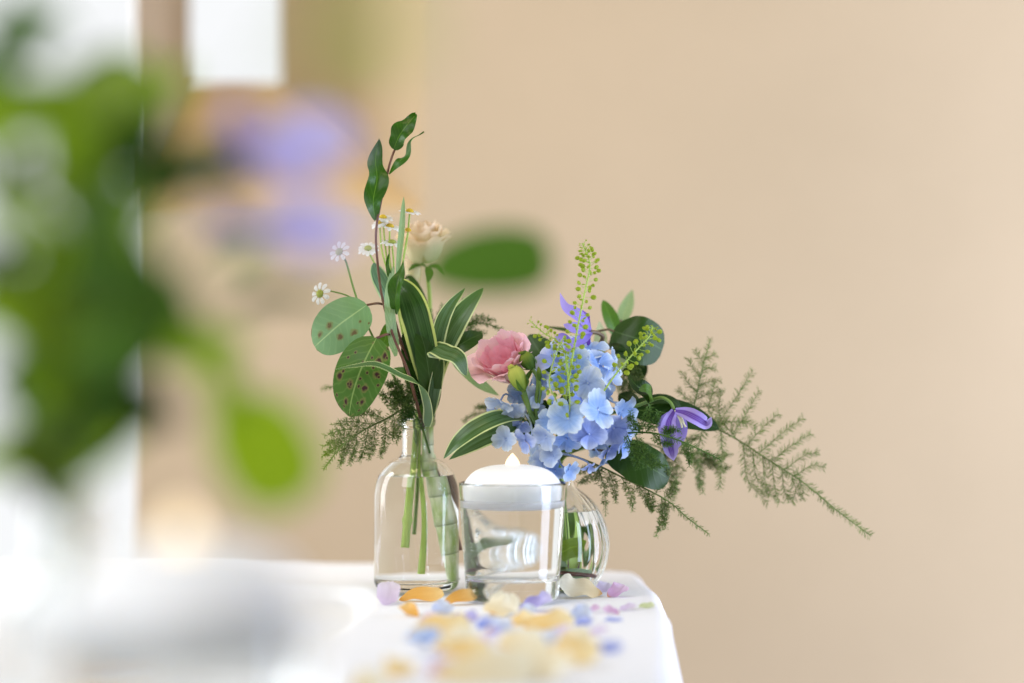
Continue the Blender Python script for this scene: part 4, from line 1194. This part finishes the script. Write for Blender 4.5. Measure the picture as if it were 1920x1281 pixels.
# ferns from the ribbed vase
d0 = 1.715
fern('asparagus_fern', 'large feathery fern frond arching far to the right', [(1050, 1040, 1.714), (1047, 880, 1.712), (1080, 800, 1.72), (1180, 772, 1.72), (1290, 790, 1.72), (1360, 812, 1.72), (1440, 862, 1.715), (1510, 908, 1.712), (1570, 958, 1.71), (1632, 1004, 1.71)],
     [f3(b, 1.716) for b in [
         [(1340, 804), (1376, 752), (1412, 694)], [(1372, 816), (1398, 778), (1424, 732)], [(1400, 836), (1432, 800), (1460, 776)], [(1424, 850), (1462, 816), (1506, 784)], [(1446, 866), (1484, 836), (1520, 814)],
         [(1470, 882), (1506, 856), (1534, 848)], [(1488, 894), (1520, 874), (1546, 876)], [(1394, 834), (1402, 900), (1440, 944)], [(1412, 844), (1418, 894), (1446, 932)], [(1430, 855), (1434, 900), (1446, 926)],
         [(1448, 868), (1452, 912), (1462, 942)], [(1466, 880), (1470, 918), (1478, 938)], [(1484, 892), (1492, 920), (1484, 942)], [(1498, 900), (1506, 920), (1504, 938)], [(1352, 810), (1354, 862), (1348, 918)], [(1318, 796), (1308, 862), (1318, 924)],
         [(1380, 822), (1350, 780), (1352, 730)], [(1360, 812), (1330, 770), (1340, 720)], [(1330, 800), (1380, 790), (1420, 800)]]], mat='fern', seed=31, sub=0.0, endneedles=0.60, nl=0.0062)
fern('asparagus_fern', 'upright feathery fern tip above the hanging clematis', [(1056, 1030, 1.716), (1047, 880, 1.712), (1090, 800, 1.725), (1220, 800, 1.725), (1290, 800, 1.72), (1304, 750, 1.718), (1316, 695, 1.718), (1332, 636, 1.72)],
     [f3(b, 1.72) for b in [[(1302, 758), (1284, 744), (1270, 730)], [(1304, 750), (1330, 738), (1350, 735)], [(1307, 735), (1290, 718), (1278, 696)], [(1310, 722), (1332, 716), (1352, 714)], [(1314, 706), (1298, 690), (1290, 672)], [(1316, 696), (1330, 690), (1342, 690)], [(1300, 770), (1288, 765), (1275, 760)], [(1302, 765), (1326, 762), (1346, 765)], [(1320, 680), (1310, 668), (1304, 655)], [(1322, 672), (1334, 668), (1342, 664)]]], mat='fern', seed=32, sub=0.0, endneedles=0.74, nl=0.0052)
fern('asparagus_fern', 'feathery fern frond drooping low beside the ribbed vase', [(1060, 1036, 1.712), (1048, 880, 1.712), (1062, 855, 1.70), (1110, 868, 1.692), (1180, 902, 1.69), (1250, 938, 1.688), (1290, 972, 1.688), (1330, 1002, 1.688)],
     [f3(b, 1.69) for b in [[(1120, 872), (1132, 910), (1136, 966)], [(1140, 882), (1152, 912), (1154, 944)], [(1165, 895), (1182, 925), (1186, 958)], [(1190, 906), (1210, 930), (1216, 956)], [(1215, 920), (1222, 945), (1222, 960)], [(1240, 932), (1242, 970), (1230, 1006)], [(1248, 936), (1246, 965), (1248, 992)], [(1130, 878), (1108, 895), (1082, 908)], [(1120, 872), (1100, 880), (1076, 886)], [(1230, 925), (1240, 900), (1262, 874)], [(1245, 934), (1262, 920), (1268, 895)], [(1200, 910), (1212, 885), (1236, 860)], [(1170, 897), (1190, 880), (1210, 876)]]], mat='fern', seed=33, sub=0.25, endneedles=0.72)
fern('asparagus_fern', 'dark fern spray crossing in front of the hanging clematis', [(1062, 1030, 1.71), (1048, 880, 1.712), (1090, 840, 1.70), (1160, 815, 1.672), (1222, 812, 1.656), (1270, 825, 1.650), (1310, 842, 1.652), (1350, 862, 1.656)],
     [f3(b, 1.656) for b in [[(1196, 812), (1210, 785), (1220, 758)], [(1210, 812), (1228, 792), (1236, 772)], [(1222, 812), (1240, 830), (1262, 834)], [(1190, 814), (1206, 845), (1232, 862)], [(1176, 816), (1190, 850), (1196, 880)], [(1205, 814), (1186, 796), (1182, 770)], [(1240, 816), (1256, 806), (1276, 808)], [(1170, 818), (1212, 868), (1250, 872)], [(1280, 830), (1292, 850), (1292, 876)]]], mat='fern_dark', seed=34, sub=0.28, endneedles=0.62)
fern('asparagus_fern', 'hanging fern strands below the hanging clematis', [(1064, 1030, 1.716), (1048, 880, 1.712), (1100, 840, 1.73), (1200, 830, 1.735), (1270, 850, 1.735), (1330, 850, 1.735)],
     [f3(b, 1.735) for b in [[(1240, 840), (1256, 880), (1260, 920)], [(1262, 848), (1270, 890), (1262, 940)], [(1300, 850), (1312, 890), (1310, 920)], [(1285, 852), (1320, 868), (1352, 872)], [(1310, 850), (1340, 860), (1372, 850)], [(1320, 850), (1345, 880), (1370, 875)], [(1255, 846), (1236, 870), (1230, 900)], [(1275, 852), (1290, 826), (1318, 818)]]], mat='fern', seed=35, sub=0.28, endneedles=0.7)
fern('asparagus_fern', 'short fern tuft between the hydrangea and the curled dark leaf', [(1058, 1030, 1.72), (1048, 880, 1.714), (1080, 800, 1.735), (1130, 735, 1.735), (1165, 700, 1.73), (1200, 690, 1.728)],
     [f3(b, 1.73) for b in [[(1165, 700), (1180, 720), (1186, 745)], [(1160, 704), (1165, 730), (1170, 752)], [(1175, 696), (1196, 704), (1216, 725)], [(1165, 700), (1180, 685), (1206, 684)], [(1156, 708), (1178, 726), (1200, 742)]]], mat='fern', seed=36, sub=0.3, endneedles=0.7)
fern('asparagus_fern', 'thin fern tip behind the loose blue florets', [(1040, 1030, 1.73), (1044, 880, 1.72), (1010, 800, 1.74), (960, 780, 1.745), (900, 775, 1.75), (868, 790, 1.75)], [f3([(930, 775), (910, 762), (890, 766)], 1.748), f3([(945, 778), (925, 790), (905, 796)], 1.748)], mat='fern', seed=37, sub=0.2, endneedles=0.62)


# ------------------------------------------------------------------ petals scattered on the cloth
def table_petal(label, px, py, wpx, mat, lpx=None, rot=0.0, lift=0.3, cup=0.9, seed=0, curl=0.3, tilt=0.0, pr=P_PETAL, wave=0.05):
    """a loose petal lying on the cloth, one side curling up"""
    rg = random.Random(seed * 17 + 3)
    d = TD(py)
    tilt = 0.55 + 0.5 * rg.random()
    lift *= 1.15
    wave *= 1.6
    L = (lpx or wpx) * K * d
    wd_ = wpx * K * d
    c = W(px, py, d)
    dx, dy = math.cos(rot), math.sin(rot)
    pts = [V((-dx * L * 0.5, -dy * L * 0.5, 0.0)), V((-dx * L * 0.2, -dy * L * 0.2, L * curl * 0.25)), V((dx * L * 0.2, dy * L * 0.2, L * lift * 0.5)), V((dx * L * 0.5, dy * L * 0.5, L * lift))]
    up = V((0, -tilt, 1))
    mb = blade(pts, wd_, normal=up, pr=pr, nu=14, nv=10, cup=cup, wave=wave, wf=1.3 + rg.random(), ph=rg.random() * 6, ruf=0.08)
    zmin = min(v.z for v in mb.v)
    zc = cloth_z(V((c.x, c.y, 0)))
    for v in mb.v:
        v += V((c.x, c.y, zc + 0.0004 - zmin))
    o = obj('petal', mb.mesh('petal', M[mat], V((c.x, c.y, zc))), None, (c.x, c.y, zc))
    tag(o, label, 'petal', 'petals scattered on the tablecloth')
    return o


TP = [
    ('pale lilac petal standing upright at the bottle base', 727, 1128, 44, 'p_lilac', 46, 1.4, 0.75, 0.8, 1),
    ('flat orange petal just right of the pale lilac one', 790, 1122, 34, 'p_orange', 84, 0.1, 0.12, 1.0, 2),
    ('crumpled orange petal below the candle glass left edge', 862, 1130, 30, 'p_orange', 70, 0.35, 0.20, 1.6, 3),
    ('small curled orange petal nearest the lilac petal', 769, 1150, 30, 'p_orange', 46, 2.3, 0.35, 1.4, 4),
    ('pale blue petal between the orange petals', 828, 1148, 40, 'p_pale', 44, 0.7, 0.3, 0.9, 5),
    ('tiny pink lilac petal against the candle glass', 902, 1124, 20, 'p_pink', 26, 1.2, 0.5, 0.8, 6),
    ('big cream petal leaning before the candle glass', 936, 1150, 62, 'p_cream', 82, 1.2, 0.32, -0.6, 7),
    ('blue violet petal under the candle glass front', 1002, 1140, 40, 'p_violet', 66, -0.2, 0.30, 1.0, 8),
    ('large cream petal tipped against the ribbed vase', 1088, 1116, 52, 'p_cream', 84, 3.3, 0.22, 0.5, 9),
    ('pale lilac petal behind the cream one at the ribbed vase', 1130, 1108, 28, 'p_lilac', 34, 0.9, 0.4, 0.8, 10),
    ('curly pink lilac petal with orange base right of the ribbed vase', 1156, 1116, 34, 'p_pink', 40, 0.5, 0.40, 1.2, 11),
    ('golden yellow petal below the right of the candle glass', 1028, 1176, 48, 'p_yellow', 92, 0.15, 0.18, 0.9, 12),
    ('soft yellow petal between the big cream and golden ones', 982, 1168, 44, 'p_yellow', 62, 0.8, 0.2, 0.8, 13),
    ('small dark violet petal left of the lavender petal', 880, 1164, 26, 'p_violet', 36, 0.5, 0.3, 1.0, 14),
    ('deep blue petal in the middle of the scatter', 908, 1174, 26, 'p_blue', 40, 0.9, 0.35, 1.0, 15),
    ('lavender grey petal below the big cream petal', 940, 1180, 40, 'p_pale', 46, 1.3, 0.35, 0.7, 16),
    ('pale blue petal right of the golden yellow petal', 1088, 1154, 34, 'p_pale', 40, 0.3, 0.3, 0.8, 17),
    ('tiny pink petal, first of the row toward the right', 1112, 1142, 18, 'p_pink', 26, 0.2, 0.3, 1.0, 18),
    ('small pink petal, second of the row toward the right', 1146, 1144, 20, 'p_pink', 34, 2.6, 0.25, 1.0, 19),
    ('small lilac petal, third of the row toward the right', 1176, 1138, 18, 'p_lilac', 32, 0.1, 0.25, 1.0, 20),
    ('thin pale green petal at the right end of the row', 1212, 1136, 14, 'p_green', 30, 0.1, 0.12, 0.6, 21),
    ('thin slate blue petal lying flat toward the table edge', 1150, 1160, 12, 'p_blue', 36, 0.05, 0.06, 0.6, 22),
    ('small blue petal under the pale blue right one', 1094, 1168, 20, 'p_blue', 36, 0.3, 0.2, 1.0, 23),
    ('broad yellow petal left of the middle of the table', 822, 1192, 66, 'p_yellow', 120, 0.1, 0.15, 0.8, 24),
    ('broad cream petal in the middle front', 972, 1212, 70, 'p_cream', 104, 0.9, 0.2, -0.5, 25),
    ('wide yellow petal at the front right of the scatter', 1062, 1240, 70, 'p_yellow', 130, -0.2, 0.16, 0.8, 26),
    ('lone blue petal toward the right table edge', 1140, 1217, 30, 'p_blue', 56, 0.1, 0.2, 0.9, 27),
    ('yellow petal at the front left corner of the scatter', 746, 1262, 60, 'p_yellow', 58, 1.3, 0.4, 0.8, 28),
    ('large cream petal at the bottom edge of the picture', 905, 1278, 90, 'p_cream', 190, 0.1, 0.16, -0.4, 29),
    ('pale lilac petal left of the front cream petal', 828, 1262, 56, 'p_lilac', 70, 0.4, 0.3, 0.8, 30),
    ('soft yellow petal behind the pale lilac front one', 872, 1236, 56, 'p_yellow', 96, 0.0, 0.16, 0.8, 31),
    ('cream petal at the lower right of the scatter', 1010, 1272, 80, 'p_cream', 130, -0.3, 0.2, 0.6, 32),
    ('small violet speck of petal on the blue grey scatter', 858, 1158, 16, 'p_violet', 24, 0.8, 0.3, 1.0, 33),
    ('small violet petal beside the deep blue middle one', 925, 1190, 18, 'p_violet', 30, 0.2, 0.3, 1.0, 34),
    ('orange chip of petal under the lavender grey one', 920, 1184, 12, 'p_orange', 18, 0.4, 0.3, 1.0, 35),
    ('pale yellow petal at the front left, lowest in the picture', 690, 1290, 60, 'p_cream', 70, 0.6, 0.3, 0.8, 36),
    ('pale cream petal touching the broad yellow petal from below', 852, 1214, 52, 'p_cream', 80, 0.4, 0.3, 0.8, 38),
    ('pale lilac bit between the broad yellow and middle cream petals', 908, 1206, 28, 'p_lilac', 40, 0.9, 0.4, 0.9, 39),
    ('pale blue bit right of the middle cream petal', 1026, 1208, 30, 'p_pale', 44, 0.4, 0.4, 0.9, 40),
    ('pale lilac bit under the golden yellow petal', 1052, 1190, 24, 'p_lilac', 36, 0.2, 0.4, 0.9, 41),
    ('pale cream petal touching the wide front yellow petal', 985, 1246, 64, 'p_cream', 100, 0.3, 0.3, 0.8, 42),
    ('pale lilac bit right of the curled orange petal', 802, 1164, 24, 'p_lilac', 36, 0.5, 0.4, 0.9, 43),
    ('pale blue bit hugging the right of the big cream petal', 985, 1152, 28, 'p_pale', 40, 0.6, 0.4, 0.9, 44),
    ('pale lilac bit above the lone blue petal', 1120, 1186, 22, 'p_lilac', 40, 0.2, 0.25, 0.9, 45),
    ('cream petal close behind the golden yellow petal', 1075, 1200, 40, 'p_cream', 70, 0.5, 0.2, 0.7, 37),
]
for (lb, px, py, w_, mt, lp, rt, lf, cp, sd) in TP:
    table_petal(lb, px, py, w_, mt, lp, rt, lf, cp, sd)
# one fallen hydrangea floret, out of focus at the front
d_ = TD(1225)
c_ = W(796, 1225, d_)
fl = thing('hydrangea_floret', 'fallen pale blue four-petalled floret left of the cream petals', 'flower', (c_.x, c_.y, 0.004))
mb = MB()
mb.ball(V((c_.x, c_.y, 0.0045)), 0.0012)
part('centre', mb, M['hyd'][1], fl)
for k_ in range(4):
    o = obj('petal', SEPAL[1 if k_ % 2 else 0][k_], fl)
    o.matrix_local = Matrix.Rotation(0.3, 4, 'X') @ Matrix.Rotation(k_ * 1.57 + 0.5, 4, 'Z') @ Matrix.Rotation(-0.6, 4, 'Y') @ Matrix.Scale(0.0125, 4)

# ------------------------------------------------------------------ blurred things close to the camera
FB = 0.885
fbx = (130 - 960) * K * FB
apothecary('glass_bottle', 'blurred clear bottle close to the camera under the green bouquet', (fbx, FB, 0), 'clear glass bottles')
CV2 = ((340 - 960) * K * 0.80, 0.80, 0)
o = votive(CV2, 'blurred candle glass close to the camera beside the green bouquet', 'candle glasses')
o.scale = (1.22, 1.22, 1.05)          # the wider glass of the set, with a thicker candle
o = candle(CV2, 'blurred white floating candle with peach flame close to the camera', 'floating candles')
o.scale = (1.22, 1.22, 1.40)
o.location.z = 0.065


_W0 = W


def W(px, py, d):
    return _W0(px, py, d * 0.922)      # the near bouquet stands in the near bottle


def leafy(label, pts, leaves, mats, seed, r=0.0013, size=(34, 18), group='blurred leafy stems near the camera', spread=0.85, from_u=0.20):
    rg = random.Random(seed)
    P = [W(*p) for p in pts]
    t = thing('leafy_branch', label, 'foliage', P[0], group)
    sp_ = sp(P, 50)
    mb = MB()
    mb.tube(sp_, r, r * 0.5, 8)
    part('stem', mb, M['stem'], t)
    for i in range(leaves):
        u = from_u + (1 - from_u) * (i + 0.5 * rg.random()) / leaves
        k_ = min(int(u * 49), 47)
        T = (sp_[k_ + 1] - sp_[k_]).normalized()
        a = T.cross(V((0.1, 1, 0.2))).normalized()
        b = T.cross(a)
        an = i * 2.4 + rg.random()
        rad = a * math.cos(an) * spread + b * math.sin(an) * 0.7
        L = size[0] * 0.001 * rg.uniform(0.75, 1.2)
        dr = (rad + T * rg.uniform(0.2, 0.8)).normalized()
        p = sp_[k_]
        e1 = p + dr * L * 0.5 + T * L * 0.08
        e2 = p + dr * L + V((0, 0, -L * rg.uniform(0.0, 0.3)))
        part('leaf', blade([p, p + dr * L * 0.08, e1, e2], size[1] * 0.001 * rg.uniform(0.8, 1.2), normal=(rg.uniform(-0.6, 0.6), -1, rg.uniform(-0.2, 0.9)), pr=P_OVATE, fold=0.15, wave=0.04, nu=12, nv=6), M[rg.choice(mats)], t)
    return t


leafy('blurred dark green leafy stem at the far left edge', [(128, 1150, 0.96), (120, 900, 0.955), (60, 700, 0.94), (20, 450, 0.93), (25, 180, 0.93), (20, 60, 0.94)], 13, ['deep', 'mid', 'lime', 'mid'], 41, size=(38, 20))
leafy('blurred bright green leafy stem in the middle of the foreground bouquet', [(132, 1150, 0.96), (130, 900, 0.955), (140, 720, 0.94), (130, 500, 0.93), (150, 300, 0.93), (150, 150, 0.94)], 16, ['lime', 'mid', 'lime', 'lime'], 42, size=(40, 22))
leafy('blurred deep green stem with a dark upright leaf tip', [(136, 1150, 0.96), (140, 900, 0.96), (190, 700, 0.96), (230, 480, 0.955), (262, 300, 0.955), (300, 130, 0.96)], 14, ['deep', 'mid', 'dark', 'lime', 'deep'], 43, size=(42, 21))
leafy('blurred lime green stem low at the bottle mouth', [(126, 1150, 0.96), (126, 900, 0.955), (110, 780, 0.94), (140, 660, 0.92), (190, 560, 0.92), (250, 500, 0.93)], 11, ['lime', 'mid', 'lime'], 44, size=(38, 22))
# eucalyptus branch reaching right, with its leaves
t = thing('eucalyptus_spray', 'blurred eucalyptus branch reaching right in front of the cream rose', 'foliage', W(130, 1140, 0.955))
stem(t, [(130, 1140, 0.955), (140, 900, 0.955), (200, 740, 0.96), (300, 640, 0.97), (430, 580, 0.985), (560, 556, 1.0), (700, 540, 1.07), (805, 516, 1.13)], 0.0011, 0.0005, 'stem', n=60)
leaf(t, [(800, 522, 1.13), (850, 502, 1.135), (910, 490, 1.14), (970, 484, 1.145), (1034, 484, 1.15)], 128, 'mid', normal=(0.1, -1, 0.3), pr=prof(0.5, 0.28), nu=20, nv=10, cup=-0.2)
leaf(t, [(430, 580, 0.985), (480, 556, 0.98), (540, 552, 0.98), (625, 560, 0.985)], 52, 'dark', normal=(0, -0.8, 0.8), pr=P_OVATE)
leaf(t, [(300, 640, 0.97), (340, 650, 0.965), (400, 650, 0.96), (470, 640, 0.96)], 90, 'lime', normal=(0, -1, 0.5), pr=P_OVATE)
stem(t, [(300, 640, 0.97), (370, 650, 0.97), (430, 690, 0.97), (455, 750, 0.97)], 0.0010, 0.0008, 'stem', name='side_twig', n=20)
leaf(t, [(450, 735, 0.97), (470, 790, 0.965), (500, 850, 0.965), (530, 905, 0.97), (550, 950, 0.975)], 170, 'lime', normal=(0.1, -1, 0.2), pr=prof(0.42, 0.40), nu=20, nv=10)
leaf(t, [(395, 660, 0.975), (410, 700, 0.975), (425, 760, 0.975), (430, 810, 0.98)], 60, 'lime', normal=(0.2, -1, 0.2), pr=P_OVATE)
leaf(t, [(200, 740, 0.96), (230, 690, 0.955), (280, 640, 0.95), (330, 600, 0.95)], 80, 'dark', normal=(0, -1, 0.3), pr=P_OVATE)
stem(t, [(300, 640, 0.97), (380, 420, 0.86), (470, 180, 0.70), (560, 60, 0.62)], 0.0008, 0.0005, 'stem', name='side_twig', n=24)
leaf(t, [(560, 60, 0.62), (620, 40, 0.60), (690, 40, 0.59), (790, 80, 0.58)], 130, 'lime', normal=(0, -1, 0.5), pr=P_OVATE)
# foreground clematis
for (lb, hub_, via, pet) in (
    ('blurred purple clematis high in front of the wall, close to the camera', (470, 285, 0.985), [(132, 1140, 0.958), (135, 900, 0.955), (200, 650, 0.96), (290, 430, 0.97), (380, 300, 0.98)],
     [([(530, 268), (590, 256), (640, 275), (672, 292)], 110, 'clem_soft'), ([(520, 300), (560, 325), (610, 335)], 70, 'clem_soft'), ([(450, 250), (440, 215), (455, 180)], 50, 'clem_pale'), ([(440, 310), (400, 330), (360, 350)], 60, 'clem_pale')]),
    ('blurred purple clematis lower in front of the wall, close to the camera', (480, 430, 0.985), [(134, 1140, 0.962), (138, 900, 0.958), (220, 700, 0.965), (330, 520, 0.975), (420, 440, 0.985)],
     [([(540, 415), (590, 418), (640, 440), (670, 460)], 95, 'clem_soft'), ([(530, 440), (580, 470), (620, 490)], 50, 'clem_soft'), ([(440, 420), (400, 410), (370, 420)], 50, 'clem_pale'), ([(470, 470), (440, 500), (420, 520)], 44, 'pale')])):
    t = thing('clematis', lb, 'flower', W(*via[0]), 'purple clematis flowers')
    stem(t, via + [hub_], 0.0011, 0.001, 'stem', n=50)
    for (pp, w_, mt) in pet:
        clematis_petal(t, [hub_] + [(x, y, 0.975) for x, y in pp], w_, mat=mt, normal=(0.1, -1, 0.3), cup=0.2, nu=14, nv=8)
